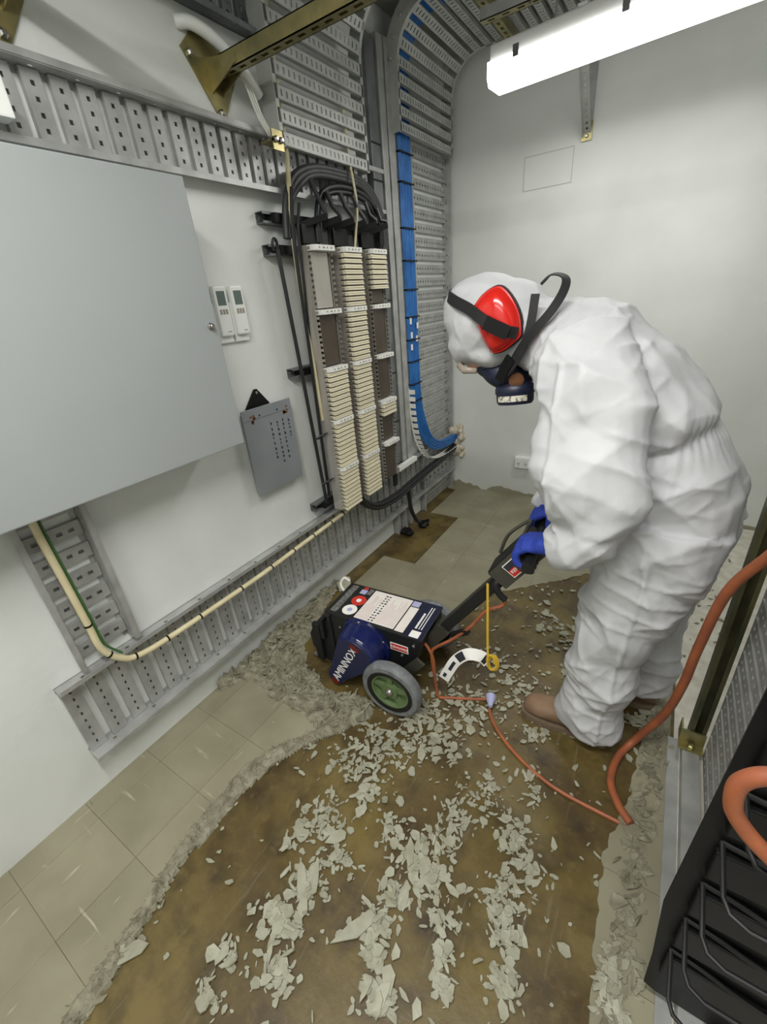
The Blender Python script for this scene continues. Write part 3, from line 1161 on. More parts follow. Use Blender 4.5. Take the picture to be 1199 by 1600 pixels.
for k in range(6):
    y = 1.655 + k * 0.096
    zt = (1.965, 1.935, 1.94, 1.94, 1.925, 1.91)[k]
    t = thing('cable_tail', 'black cable tail in the fan above the columns, %s from the left' % ('first', 'second', 'third', 'fourth', 'fifth', 'sixth')[k],
              'cable', (0.12, y, 1.83), 'fan of cable tails')
    MB().tube([(0.125, y + 0.01, zt), (0.135, y + 0.025, zt - 0.05), (0.15, y + 0.05, 1.855), (0.152, y + 0.05, 1.838)], 0.0095, 8).build('drop', 'black_cable', t, smooth=40)
    MB().bar((0.152, y + 0.055, 1.838), (0.075, y - 0.04, 1.808), 0.024, 0.024).build('sleeve', 'black_plastic', t)
    MB().tube([(0.078, y - 0.036, 1.808), (0.077, y - 0.038, 1.735)], 0.009, 8).build('tail', 'black_cable', t, smooth=40)

# slim verticals to the left of the first column
def cable(name, lab, cat, pts, r, m, n=8, sub=6):
    o = MB().tube(catmull(pts, sub), r, n).build(name, m, None, smooth=40)
    return tag(o, lab, cat)


cp = thing('cable_pole', 'slim black vertical pole left of the terminal columns', 'pole', (0.07, 1.5, 0.58))
MB().tube([(0.07, 1.472, 1.72), (0.07, 1.50, 1.2), (0.07, 1.53, 0.575)], 0.0085, 10).build('rod', 'black_cable', cp, smooth=40)
MB().tube(catmull([(0.07, 1.472, 1.70), (0.075, 1.468, 1.745), (0.075, 1.455, 1.755), (0.07, 1.448, 1.735), (0.066, 1.455, 1.715)], 6), 0.006, 8).build('hook', 'black_cable', cp, smooth=40)
for z, q in ((0.93, 'upper'), (0.69, 'lower')):
    y = 1.515
    t = thing('cable_ring', 'small black wire ring clipped to the pole, %s of the two' % q, 'ring', (0.08, y, z))
    lp = [(0.075, y, z), (0.098, y + 0.025, z + 0.012), (0.10, y + 0.06, z + 0.012), (0.08, y + 0.085, z), (0.065, y + 0.06, z - 0.012), (0.064, y + 0.025, z - 0.012)]
    MB().tube(lp, 0.0035, 6, closed=True).build('loop', 'black_cable', t)
cable('cream_cable', 'cream cable dropping from the wide ladder beside the left column', 'cable',
      [(0.085, 1.592, 2.50), (0.085, 1.592, 2.06), (0.085, 1.565, 1.87), (0.085, 1.555, 1.70), (0.08, 1.562, 1.5), (0.08, 1.575, 1.25), (0.07, 1.59, 1.0)], 0.009, 'cream_cable')
cable('black_cable', 'black cable following the cream one down past the left column', 'cable',
      [(0.10, 1.575, 1.93), (0.098, 1.55, 1.80), (0.095, 1.545, 1.60), (0.088, 1.552, 1.35), (0.08, 1.555, 1.10), (0.07, 1.56, 0.75), (0.06, 1.57, 0.6)], 0.0075, 'black_cable')
cable('black_cable', 'thinner black cable hugging the edge of the left column', 'cable',
      [(0.105, 1.60, 1.88), (0.105, 1.572, 1.78), (0.10, 1.567, 1.6), (0.085, 1.57, 1.4), (0.065, 1.575, 1.1), (0.055, 1.58, 0.65)], 0.006, 'black_cable')
cable('cream_wire', 'thin cream wire dropping onto the middle terminal column', 'wire',
      [(0.095, 1.985, 2.25), (0.098, 1.985, 2.10), (0.11, 1.985, 2.02), (0.135, 1.965, 1.90), (0.14, 1.93, 1.80), (0.13, 1.92, 1.72)], 0.0055, 'cream_cable')
for k in range(3):
    y = 2.215 + k * 0.014
    cable('black_cable', 'black riser cable beside the right terminal column, %s of three' % ('left', 'centre', 'right')[k], 'cable',
          [(0.075, y + .01, 1.80), (0.072, y, 1.5), (0.07, y + 0.002, 1.0), (0.07, y - 0.004, 0.62), (0.066, y - 0.006, 0.40)], 0.0085, 'black_cable')

# heavy black cables sweeping from the middle column along the low tray into the foam plug
hb = thing('cable_sweep', 'heavy black cables sweeping along the low tray into the corner foam', 'cables', (0.1, 1.8, 0.4))
for k in range(4):
    dz, dx = 0.022 * (k % 2), 0.022 * (k // 2)
    MB().tube(catmull([(0.072 + dx, 1.765 + k * .006, 0.66), (0.075 + dx, 1.775, 0.54), (0.078 + dx, 1.84, 0.43 + dz), (0.08 + dx, 1.97, 0.355 + dz), (0.08 + dx, 2.2, 0.328 + dz),
                       (0.08 + dx, 2.5, 0.345 + dz), (0.08 + dx * .8, 2.85, 0.355 + dz), (0.07 + dx * .6, 3.19, 0.37 + dz)], 6), 0.0125, 10).build(
        'cable', 'black_cable', hb, smooth=40)

# blue data cables
bl = thing('blue_cable_bundle', 'flat bundle of bright blue data cables tied down the corner ladder', 'cables', (0.07, 2.55, 0.4))
for k in range(12):
    f = k / 11
    y = 2.493 + 0.122 * f
    x = 0.068 + 0.006 * math.sin(k * 2.1)
    r = 0.0068
    MB().tube(catmull([(1.2, y, 2.732 + .004 * (k % 2)), (0.5, y, 2.732 + .004 * (k % 2)), (0.295, y, 2.73), (0.20, y, 2.715), (0.135, y, 2.67), (0.09, y, 2.60), (x + 0.005, y, 2.50), (x, y, 2.32), (x, y, 2.1), (x, y + .003 * math.sin(k), 1.7), (x, y, 1.35), (x, y + 0.002, 1.05), (x, y + 0.012, 0.86 + 0.02 * f),
                       (x + .004, y + 0.06 - 0.01 * f, 0.70 + .04 * f), (x + .008, 2.66 + 0.07 * f, 0.555 + 0.055 * f), (x + .01, 2.80 + .04 * f, 0.47 + 0.055 * f),
                       (x + .01, 2.98, 0.435 + 0.055 * f), (x + .008, 3.19, 0.425 + 0.05 * f)], 5), r, 8).build('cable', 'blue_cable', bl, smooth=40)
for z in (2.2, 2.07, 1.86, 1.70, 1.55, 1.40, 1.27, 1.14, 1.0, 0.89):
    MB().box(0.0585, 0.0835, 2.484, 2.486, z - .004, z + .004).box(0.0815, 0.0835, 2.486, 2.628, z - .004, z + .004).build('cable_tie', 'black_plastic', bl)
for z, y in ((1.36, 2.50), (1.33, 2.585), (1.28, 2.505), (1.255, 2.57), (1.21, 2.50)):
    MB().box(0.0815, 0.083, y, y + 0.022, z, z + 0.035).build('cable_label', 'paper_white', bl)

# perforated corner guide the blue cables lie on
cg = thing('cable_tray_bend', 'white perforated edge strip guiding the blue cables round to the foam', 'cable tray', (0.06, 2.5, 0.4))
g = MB()
pts = catmull([(0.062, 2.476, 0.98), (0.062, 2.482, 0.80), (0.062, 2.53, 0.62), (0.062, 2.64, 0.475), (0.062, 2.80, 0.405), (0.062, 3.0, 0.39), (0.062, 3.17, 0.388)], 4)
for a, b in zip(pts, pts[1:]):
    g.bar(a, b, 0.012, 0.004, (1, 0, 0))
    m_ = (a + b) / 2
    t_ = (b - a).normalized()
    g.obox(m_ + V((0.022, 0, 0)), V((0.022, 0, 0)), t_ * (b - a).length * 0.32, t_.cross(XU) * 0.0015)
g.build('edge_strip', 'krone_white', cg)

# cream feeder cable with its green earth wire below the cabinet
PTS = [(0.075, 0.345, 1.08), (0.072, 0.345, 1.0), (0.066, 0.352, 0.83), (0.062, 0.358, 0.66), (0.062, 0.362, 0.56), (0.064, 0.395, 0.492), (0.066, 0.455, 0.452), (0.066, 0.62, 0.438),
       (0.066, 1.01, 0.432), (0.066, 1.32, 0.442), (0.066, 1.60, 0.452), (0.075, 1.70, 0.462)]
fc = thing('feeder_cable', 'cream feeder cable bending from the cabinet into the low tray', 'cable', (0.066, 0.36, 0.43))
MB().tube(catmull(PTS, 8), 0.0108, 10).build('sheath', 'cream_cable', fc, smooth=40)
MB().tube(catmull([(p[0] - 0.004, p[1] + 0.016, p[2] + 0.005) for p in PTS[:6]], 8), 0.004, 6).build('earth_wire', 'green_wire', fc, smooth=40)
CP = catmull(PTS, 8)
for i in (4, 24, 36, 47, 54, 58, 62, 66, 70, 74, 78, 83):
    a, b = CP[i], CP[i + 1]
    d = (b - a).normalized()
    MB().tube([a - d * .003, a + d * .003], 0.0125, 10).build('cable_tie', 'black_plastic', fc)

# ------------------------------------------------------------------ rack on the right
lr = thing('rack_upright', 'olive steel rack upright with a gold foot at the right edge', 'rack post', (1.765, 1.345, 0))
p = MB()
p.box(1.745, 1.749, 1.328, 1.372, 0.02, 2.70).box(1.749, 1.790, 1.368, 1.372, 0.02, 2.70).box(1.786, 1.790, 1.328, 1.368, 0.02, 2.70)
p.box(1.749, 1.757, 1.328, 1.331, 0.02, 2.70).box(1.778, 1.786, 1.328, 1.331, 0.02, 2.70)
p.build('channel', 'olive_steel', lr)
f = MB()
f.box(1.722, 1.792, 1.29, 1.326, 0.048, 0.054).box(1.722, 1.792, 1.320, 1.326, 0.054, 0.11).box(1.722, 1.727, 1.326, 1.372, 0.05, 0.11)
f.build('foot_bracket', 'zinc_gold', lr)
MB().lathe([(0.011, 0), (0.011, 0.008), (0.006, 0.012)], (1.757, 1.306, 0.054), ZU, 6).build('bolt', 'zinc_gold', lr)
tray('side_ladder', 'galvanised perforated ladder standing behind the rack upright', (1.815, 0.645, 0.012), ZU, YU, V((-1, 0, 0)), 2.3, 0.67, 0.012,
     0.062, 0.044, 20, 0.010, 0.010, start=0.04)
be = thing('floor_beam', 'long pale steel beam on the floor under the rack upright', 'beam', (1.75, 0.8, 0))
MB().box(1.735, 1.782, -0.2, 1.33, 0.006, 0.047).build('channel', 'galv', be)
MB().box(1.698, 1.731, -0.2, 1.36, 0.006, 0.010).build('side_strip', 'galv', be)

ck = thing('cable_manager', 'black steel cable manager panel with stacked wire hoops, lower right', 'cable manager', (1.8, 0.6, 0.05))
poly = [(1.675, 1.9), (1.660, 1.0), (1.646, 0.40), (1.662, 0.19), (1.667, 0.06), (1.69, 0.050), (2.25, 0.050), (2.25, 1.9)]
MB().prism(poly, (0, 0.598, 0), XU, ZU, YU, 0.004).build('back_panel', 'black_plastic', ck)
MB().cbox(1.80, 2.2, 0.56, 0.64, 0.008, 0.05, 0.003).build('base_foot', 'black_plastic', ck)
for k in range(12):
    z = 0.262 + 0.132 * k
    xa, xb = 1.684, 2.05
    h = MB()
    lp = [(xa, 0.594, z), (xa, 0.515, z - 0.012), (xa + 0.008, 0.498, z - 0.016), (xa + 0.03, 0.488, z - 0.016), (xb - 0.03, 0.488, z - 0.016), (xb, 0.51, z - 0.012), (xb, 0.594, z)]
    h.tube(lp, 0.0042, 8)
    h.tube(catmull([(xa, 0.594, z), (xa + 0.05, 0.592, z - 0.006), (xa + 0.12, 0.588, z - 0.02), (xa + 0.22, 0.586, z - 0.028), (xb, 0.592, z - 0.02)], 5), 0.0048, 8)
    h.build('hoop', 'rubber_black', ck, smooth=40)
    MB().cbox(xa - 0.004, xb, 0.585, 0.598, z - 0.10, z - 0.02, 0.003).build('finger_plate', 'black_plastic', ck)

# ------------------------------------------------------------------ extension cords
cable('extension_cord', 'orange-brown extension cord rising from the floor past the rack upright', 'cord',
      [(1.614, 0.977, 0.010), (1.575, 1.02, 0.010), (1.545, 1.09, 0.010), (1.556, 1.19, 0.012), (1.60, 1.26, 0.05), (1.655, 1.25, 0.22), (1.672, 1.215, 0.40), (1.676, 1.19, 0.57),
       (1.69, 1.15, 0.79), (1.735, 1.10, 0.945), (1.772, 1.03, 1.10), (1.778, 0.97, 1.35), (1.778, 0.95, 1.60)], 0.0125, 'orange_cord', 12, 8)
cable('extension_cord', 'orange cord looped over the black wire hoops at the right edge', 'cord',
      [(1.90, 0.52, 1.05), (1.76, 0.475, 1.015), (1.665, 0.472, 0.985), (1.635, 0.472, 0.955), (1.634, 0.472, 0.915), (1.648, 0.472, 0.882), (1.69, 0.472, 0.84), (1.78, 0.472, 0.78), (1.95, 0.52, 0.74)],
      0.0105, 'orange_cord', 12, 8)
cable('extension_cord', 'thin orange power cord trailing across the floor behind the machine', 'cord',
      [(1.10, 1.165, 0.010), (1.13, 1.12, 0.007), (1.20, 1.06, 0.007), (1.28, 1.015, 0.007), (1.36, 0.985, 0.007), (1.43, 0.972, 0.007), (1.51, 0.968, 0.007), (1.585, 0.965, 0.008)],
      0.0062, 'orange_cord', 8, 6)
pc = thing('cord_plug', 'translucent grey plug lying on the floor behind the machine', 'plug', (1.09, 1.19, 0))
MB().lathe([(0.008, 0), (0.012, 0.015), (0.018, 0.03), (0.021, 0.05), (0.014, 0.054)], (1.103, 1.168, 0.022), V((-0.3, 1, 0.05)), 12).build('body', 'sticker_lilac', pc, smooth=40)

# ------------------------------------------------------------------ floor stripping machine (local frame: +x to the handle, -y to the camera)
MO = V((0.62, 1.18, 0.0))
YAW = math.radians(3.5)
mc = thing('floor_stripper', 'black and navy electric floor stripping machine with a green-hubbed wheel', 'machine', MO, None, YAW)


def mp(mb, name, m, parent=None, smooth=False, label=None):
    return mb.build(name, m, parent or mc, smooth, True, label)


ext = lambda poly, y0, y1: MB().prism(poly, (0, y0, 0), XU, ZU, YU, y1 - y0)
mp(ext([(-0.195, 0.318), (0.222, 0.318), (0.222, 0.285), (0.18, 0.17), (0.10, 0.085), (-0.21, 0.07), (-0.235, 0.12), (-0.235, 0.27)], -0.108, 0.108), 'body', 'machine_black')
top = mp(MB().cbox(-0.232, 0.228, -0.112, 0.112, 0.318, 0.327, 0.003), 'top_plate', 'machine_black')
mp(ext([(-0.205, 0.312), (-0.235, 0.27), (-0.30, 0.235), (-0.335, 0.17), (-0.33, 0.10), (-0.29, 0.045), (-0.235, 0.035), (-0.20, 0.06)], -0.115, 0.115), 'front_guard', 'machine_black')
mp(MB().cbox(-0.30, -0.26, -0.135, -0.112, 0.05, 0.255, 0.006), 'side_arm', 'rubber_black')
mp(MB().cbox(-0.255, -0.235, -0.135, -0.10, 0.18, 0.29, 0.004), 'hinge_strap', 'rubber_black')
hd = MB().tube(catmull([(-0.215, 0.055, 0.300), (-0.25, 0.058, 0.325), (-0.262, 0.07, 0.345), (-0.25, 0.085, 0.365), (-0.225, 0.09, 0.352)], 6), 0.006, 8)
mp(hd, 'rope_handle', 'white_cable', smooth=40, label='frayed white rope loop')
mp(MB().cbox(-0.36, -0.25, -0.10, 0.10, 0.006, 0.018, 0.002), 'blade', 'axle_steel')


def hull2(c1, r1, c2, r2, n=30):
    """outline of two circles joined by their outer tangents, in x,z"""
    d = math.dist(c1, c2)
    ba = math.atan2(c1[1] - c2[1], c1[0] - c2[0])
    al = math.acos((r2 - r1) / d)
    pts = []
    for k in range(n + 1):
        a = ba - (PI - al) + 2 * (PI - al) * k / n
        pts.append((c1[0] + r1 * math.cos(a), c1[1] + r1 * math.sin(a)))
    for k in range(n // 2 + 1):
        a = ba + (PI - al) + (2 * al) * k / (n // 2)
        pts.append((c2[0] + r2 * math.cos(a), c2[1] + r2 * math.sin(a)))
    return pts


c1, c2 = (-0.045, 0.212), (-0.150, 0.062)
mb = MB()
lay = [(-0.1085, 0.128, 0.060), (-0.122, 0.128, 0.060), (-0.126, 0.116, 0.052), (-0.185, 0.106, 0.046), (-0.196, 0.100, 0.042), (-0.202, 0.092, 0.036)]
mb.rings([[V((p[0], y, p[1])) for p in hull2(c1, a, c2, b)] for y, a, b in lay])
cv = mp(mb, 'drive_cover', 'navy_gloss', smooth=35)
fc_ = MB().rings([[V((p[0], y, p[1])) for p in hull2(c1, a, c2, b)] for y, a, b in ((-0.202, 0.088, 0.033), (-0.2035, 0.087, 0.032))])
mp(fc_, 'cover_face', 'navy_face', cv)
u_, v_ = V((0.50, 0, 0.866)), V((-0.866, 0, 0.50))
for o_, s_ in (((-0.028, -0.2045, 0.268), 1), ((-0.153, -0.2045, 0.043), -1)):
    mp(MB().prism([(-0.008, -0.022), (0.014, -0.022), (0.02, 0.0), (0.012, 0.024), (-0.008, 0.024)] if s_ > 0 else [(-0.014, -0.02), (0.008, -0.022), (0.008, 0.02), (-0.010, 0.018), (-0.022, 0)],
                  o_, u_, v_, (0, -1, 0), 0.0006), 'logo_patch', 'logo_red', cv)
text('logo_text', 'AMINNOX', 0.052, (-0.088, -0.2042, 0.160), u_, v_, 'paper_white', cv, local=True)
for a in (-0.6, 0.5, 1.6, 2.6):
    mp(MB().lathe([(0.006, 0), (0.006, 0.003), (0.003, 0.005)], (c1[0] + 0.121 * math.cos(a), -0.122, c1[1] + 0.121 * math.sin(a)), (0, -1, 0), 8), 'cover_screw', 'axle_steel', cv)

for sy, nm in ((-1, 'near'), (1, 'far')):
    wy = sy * 0.205
    wc = V((0.132, wy, 0.128))
    ax = V((0, sy, 0))
    wl = mp(MB().lathe([(0.098, -0.022), (0.118, -0.024), (0.126, -0.016), (0.128, 0.0), (0.126, 0.016), (0.118, 0.024), (0.100, 0.024), (0.098, -0.022)], wc, ax, 40, caps=False), 'wheel', 'rubber_grey', smooth=40)
    mp(MB().lathe([(0.102, 0.0), (0.104, 0.021), (0.098, 0.026), (0.083, 0.024), (0.080, 0.0), (0.102, 0.0)], wc, ax, 36, caps=False), 'tyre_wall', 'rubber_black', wl, smooth=40)
    h = MB()
    h.lathe([(0.085, -0.018), (0.085, 0.018), (0.080, 0.022), (0.074, 0.020), (0.068, -0.004), (0.038, -0.004), (0.032, 0.020), (0.016, 0.022)], wc, ax, 36)
    mp(h, 'hub', 'wheel_green', wl, smooth=40)
    for k in range(5):
        a = 2 * PI * k / 5 + 0.3
        d = V((math.cos(a), 0, math.sin(a)))
        q = V((-math.sin(a), 0, math.cos(a)))
        mp(MB().obox(wc + d * 0.053 + ax * 0.004, d * 0.022, q * 0.011, ax * 0.011), 'hub_rib', 'wheel_green', wl)
    mp(MB().lathe([(0.017, 0.018), (0.017, 0.024), (0.011, 0.032), (0.004, 0.034)], wc, ax, 16), 'axle_cap', 'axle_steel', wl, smooth=40)
mp(MB().tube([(0.132, -0.20, 0.128), (0.132, 0.20, 0.128)], 0.011, 10), 'axle', 'axle_steel')
for sy in (-1, 1):
    mp(MB().bar((0.135, sy * 0.125, 0.12), (0.225, sy * 0.125, 0.235), 0.012, 0.04, (-0.7, 0, 0.5)), 'axle_strut', 'machine_grey')
for x, z in ((0.19, 0.285), (0.135, 0.215), (0.03, 0.10)):
    mp(MB().lathe([(0.007, 0), (0.007, 0.003), (0.004, 0.005)], (x, -0.108, z), (0, -1, 0), 8), 'screw', 'axle_steel')

# handle
H0, H1 = V((0.195, 0.005, 0.215)), V((0.50, 0.005, 0.63))
HD = (H1 - H0).normalized()
HN = V((-HD.z, 0, HD.x))
mp(MB().bar(H0, H0 + HD * 0.15, 0.075, 0.052, HN), 'handle_socket', 'machine_grey')
mp(MB().bar(H0 + HD * 0.10, H1, 0.045, 0.040, HN), 'handle_tube', 'machine_black')
mp(MB().bar(H0 + HD * 0.12 + HN * 0.021, H1 - HD * 0.04 + HN * 0.021, 0.03, 0.003, HN), 'handle_rail', 'machine_grey')
CB0 = H1 + HD * 0.005 + HN * 0.006
cbx = MB()
cbx.obox(CB0 + HD * 0.085 + HN * 0.005, HD * 0.095, V((0, 0.052, 0)), HN * 0.038)
bx_ = mp(cbx, 'control_box', 'machine_grey')
mp(MB().obox(CB0 + HD * 0.075 + HN * 0.044, HD * 0.085, V((0, 0.045, 0)), HN * 0.003), 'control_lid', 'machine_black', bx_)
lc = CB0 + HD * 0.10 + HN * 0.004 + V((0, -0.0525, 0))
un, vn = HD, HN
mp(MB().obox(lc, un * 0.052, V((0, 0.0006, 0)), vn * 0.027), 'badge', 'paper_white', bx_)
mp(MB().obox(lc + V((0, -0.0008, 0)) + vn * 0.013, un * 0.049, V((0, 0.0006, 0)), vn * 0.011), 'badge_top', 'ink', bx_)
mp(MB().obox(lc + V((0, -0.0008, 0)) - vn * 0.011, un * 0.049, V((0, 0.0006, 0)), vn * 0.013), 'badge_band', 'sticker_red', bx_)
text('badge_text', 'KENNARDS', 0.0165, lc + V((0, -0.0020, 0)) - vn * 0.008, un, vn, 'paper_white', bx_, local=True)
# grip bar with side brackets
GB = V((0.602, 0.0, 0.795))
for y in (-0.045, 0.045):
    mp(MB().bar(CB0 + HD * 0.15 + V((0, y, 0)), (GB.x, y, GB.z), 0.012, 0.03, HN), 'grip_bracket', 'machine_black')
mp(MB().tube([(GB.x, -0.175, GB.z), (GB.x, 0.185, GB.z)], 0.0155, 14), 'grip_bar', 'rubber_black', smooth=40)
lv = catmull([CB0 + HD * 0.02 + V((0, 0.05, 0)) + HN * 0.05, CB0 + HD * 0.10 + V((0, 0.05, 0)) + HN * 0.075, CB0 + HD * 0.19 + V((0, 0.05, 0)) + HN * 0.06, V((GB.x - 0.045, 0.05, GB.z + 0.01))], 5)
mp(MB().tube(lv, 0.006, 8), 'trigger_lever', 'machine_grey', smooth=40)
mp(MB().tube([(GB.x - 0.045, -0.05, GB.z + 0.01), (GB.x - 0.045, 0.16, GB.z + 0.01)], 0.006, 8), 'trigger_bar', 'machine_grey', smooth=40)
# cable along the handle
sr = catmull([CB0 + HD * 0.0 + V((0, -0.03, 0)) - HN * 0.005, CB0 - HD * 0.025 + V((0, -0.045, 0)) - HN * 0.0, CB0 - HD * 0.045 + V((0, -0.048, 0)) - HN * 0.03, CB0 - HD * 0.05 + V((0, -0.045, 0)) - HN * 0.06], 5)
mp(MB().tube(sr, 0.012, 10), 'strain_relief', 'rubber_black', smooth=40)
oc = catmull([sr[-1], sr[-1] + V((-0.01, 0, -0.03)), V((0.455, -0.05, 0.50)), V((0.40, -0.05, 0.41)), V((0.33, -0.05, 0.325)), V((0.27, -0.055, 0.27)), V((0.245, -0.06, 0.235)), V((0.25, -0.065, 0.16)), V((0.262, -0.07, 0.07)),
              V((0.275, -0.075, 0.012)), V((0.32, -0.06, 0.012)), V((0.40, -0.03, 0.012)), V((0.465, -0.01, 0.022))], 6)
mp(MB().tube(oc, 0.0062, 8), 'lead', 'orange_cord', smooth=40, label='orange supply lead')
oc2 = catmull([V((0.215, -0.06, 0.27)), V((0.235, -0.062, 0.245)), V((0.252, -0.064, 0.20)), V((0.258, -0.068, 0.12))], 6)
mp(MB().tube(oc2, 0.0062, 8), 'lead', 'orange_cord', smooth=40, label='orange supply lead')
mp(MB().bar(V((0.32, -0.03, 0.325)), V((0.39, -0.05, 0.385)), 0.018, 0.02, HN), 'cable_clip', 'rubber_black')

# print on the top plate
zt = 0.3272


def stick(name, x0, x1, y0, y1, m, z=zt, lab=None):
    return mp(MB().box(x0, x1, y0, y1, z - 0.0004, z + 0.0004), name, m, top, label=lab)


stick('rating_plate', -0.212, -0.181, -0.095, 0.098, 'sticker_silver')
mp(MB().lathe([(0.033, -0.0005), (0.033, 0.0006)], (-0.133, -0.060, zt), ZU, 24), 'round_sticker', 'paper_white', top)
mp(MB().lathe([(0.034, -0.0004), (0.034, 0.0009)], (-0.128, 0.008, zt), ZU, 24), 'round_sticker', 'sticker_red', top)
for px, py in ((-0.133, -0.060), (-0.128, 0.008)):
    mp(MB().lathe([(0.012, -0.0004), (0.012, 0.0014)], (px, py, zt), ZU, 12), 'sticker_centre', 'sticker_lilac' if py < 0 else 'paper_white', top)
stick('small_sticker', -0.155, -0.125, 0.055, 0.085, 'sticker_lilac')
stick('small_sticker', -0.12, -0.10, 0.06, 0.10, 'sticker_silver')
stick('small_sticker', -0.15, -0.13, 0.088, 0.104, 'sticker_red')
sh = stick('instruction_sheet', -0.092, 0.095, -0.095, 0.100, 'paper')
ln = MB()
ink = MB()
for k in range(15):
    x = 0.005 + k * 0.0058
    ln.box(x, x + 0.0022, -0.088, -0.088 + random.uniform(0.10, 0.17), zt, zt + 0.0007)
for k in range(6):
    x = -0.085 + k * 0.009
    ln.box(x, x + 0.003, -0.085, -0.085 + random.uniform(0.07, 0.16), zt, zt + 0.0007)
for k in range(11):
    y = -0.088 + k * 0.0165
    for x in (-0.028, -0.012):
        ink.box(x, x + random.uniform(0.006, 0.012), y, y + random.uniform(0.005, 0.009), zt, zt + 0.0007)
mp(ln, 'small_print', 'print_pink', top)
mp(ink, 'pictograms', 'ink', top)
stick('side_sheet', 0.101, 0.140, -0.098, 0.060, 'paper')
stick('small_sticker', 0.100, 0.135, 0.066, 0.100, 'sticker_lilac')
stick('maker_panel', 0.145, 0.226, -0.110, 0.110, 'sticker_navy')
stick('blank_label', 0.168, 0.208, -0.105, -0.068, 'paper_white', zt + 0.0005)
# writing on the maker panel: too small to read in the photo, set as text-like bars
for x, w_, n in ((0.172, 0.009, 13), (0.188, 0.004, 22), (0.199, 0.004, 20)):
    s_ = MB()
    y = -0.055
    for q in range(n):
        l_ = random.uniform(0.004, 0.009)
        s_.box(x, x + w_, y, y + l_, zt, zt + 0.0009)
        y += l_ + 0.0015
        if y > 0.085:
            break
    mp(s_, 'maker_lettering', 'paper_white', top)
bd = mp(MB().box(0.085, 0.165, -0.1092, -0.108, 0.233, 0.270), 'side_badge', 'paper_white')
mp(MB().box(0.089, 0.161, -0.1098, -0.1088, 0.237, 0.266), 'badge_red', 'sticker_red', bd)
text('badge_text', 'KENNARDS', 0.0145, (0.125, -0.1106, 0.251), XU, ZU, 'paper_white', bd, local=True)

# yellow strap with a paper tag tied to the handle
yt = thing('hanging_tag', 'curled white paper tag on a yellow strap tied to the machine handle', 'tag', (1.1, 1.14, 0.26))
sx, sy_ = 1.088, 1.135
MB().tube(catmull([(sx, sy_, 0.635), (sx + 0.003, sy_, 0.52), (sx + 0.006, sy_, 0.40), (sx + 0.01, sy_, 0.295)], 6), 0.0042, 8, flat=0.5).build('strap', 'yellow_strap', yt, smooth=40)
lp = []
for k in range(40):
    a = 2 * PI * k / 16
    lp.append((sx + 0.02 + 0.016 * math.cos(a) + 0.0003 * k, sy_ - 0.004 + 0.0004 * k, 0.295 - 0.0003 * k + 0.036 * math.sin(a)))
MB().tube(lp, 0.0042, 6, flat=0.6).build('strap_loop', 'yellow_strap', yt, smooth=40)
tp = catmull([(1.098, 1.138, 0.285), (1.075, 1.125, 0.315), (1.03, 1.11, 0.318), (0.985, 1.105, 0.27), (0.955, 1.10, 0.205), (0.935, 1.098, 0.155)], 7)
tg = MB()
rs = []
for i, p in enumerate(tp):
    t_ = (tp[min(i + 1, len(tp) - 1)] - tp[max(i - 1, 0)]).normalized()
    wd = t_.cross(V((0.25, -0.72, 0.64))).normalized()
    nn = t_.cross(wd)
    rs.append([p - wd * 0.021, p + wd * 0.021, p + wd * 0.021 + nn * 0.0009, p - wd * 0.021 + nn * 0.0009])
tg.rings(rs)
tgo = tg.build('paper_tag', 'paper_white', yt)
for (i0, i1, a, b) in ((1, 5, -0.8, 0.75), (16, 20, -0.7, 0.8), (22, 27, -0.35, 0.25), (30, 33, -0.1, 0.5)):
    pm = MB()
    for sgn in (-0.0006, 0.0015):
        r2 = []
        for i in range(i0, min(i1, len(rs) - 1) + 1):
            p = tp[i]
            wd = (rs[i][1] - rs[i][0]).normalized()
            nn = (rs[i][2] - rs[i][1]).normalized()
            r2.append([p + wd * 0.021 * a + nn * sgn, p + wd * 0.021 * b + nn * sgn, p + wd * 0.021 * b + nn * (sgn + 0.0003), p + wd * 0.021 * a + nn * (sgn + 0.0003)])
        if len(r2) > 1:
            pm.rings(r2)
    if pm.v:
        pm.build('tag_print', 'ink', tgo)

# ------------------------------------------------------------------ broken tile: chips, shards and rubble
random.seed(21)


def chip_poly(el, n=None, rough=0.25):
    n = n or random.choice((5, 6, 6, 7, 8))
    a0 = random.uniform(0, 2 * PI)
    pts = []
    for k in range(n):
        a = a0 + 2 * PI * (k + random.uniform(-0.28, 0.28)) / n
        r = 1 + random.uniform(-rough, rough)
        pts.append((math.cos(a) * r, math.sin(a) * r * el))
    return pts


def chip_mesh(el, th, curl=0.0):
    """unit chip, about 2 long, lying flat, th thick (same units); curl lifts the ends"""
    p = chip_poly(el)
    lo = [V((x, y, -th / 2 + curl * x * x)) for x, y in p]
    hi = [V((x * 0.95, y * 0.95, th / 2 + curl * x * x)) for x, y in p]
    return lo, hi


def brown(x, y):
    """true where the bare subfloor shows"""
    def inside(poly):
        c = False
        j = len(poly) - 1
        for i in range(len(poly)):
            if (poly[i][1] > y) != (poly[j][1] > y) and x < (poly[j][0] - poly[i][0]) * (y - poly[i][1]) / (poly[j][1] - poly[i][1]) + poly[i][0]:
                c = not c
            j = i
        return c
    return not (inside(L_REG) or inside(B_REG) or inside(R_REG)) and x < 1.70


def base_z(x, y):
    return 0.0005 if brown(x, y) else TH + 0.0005


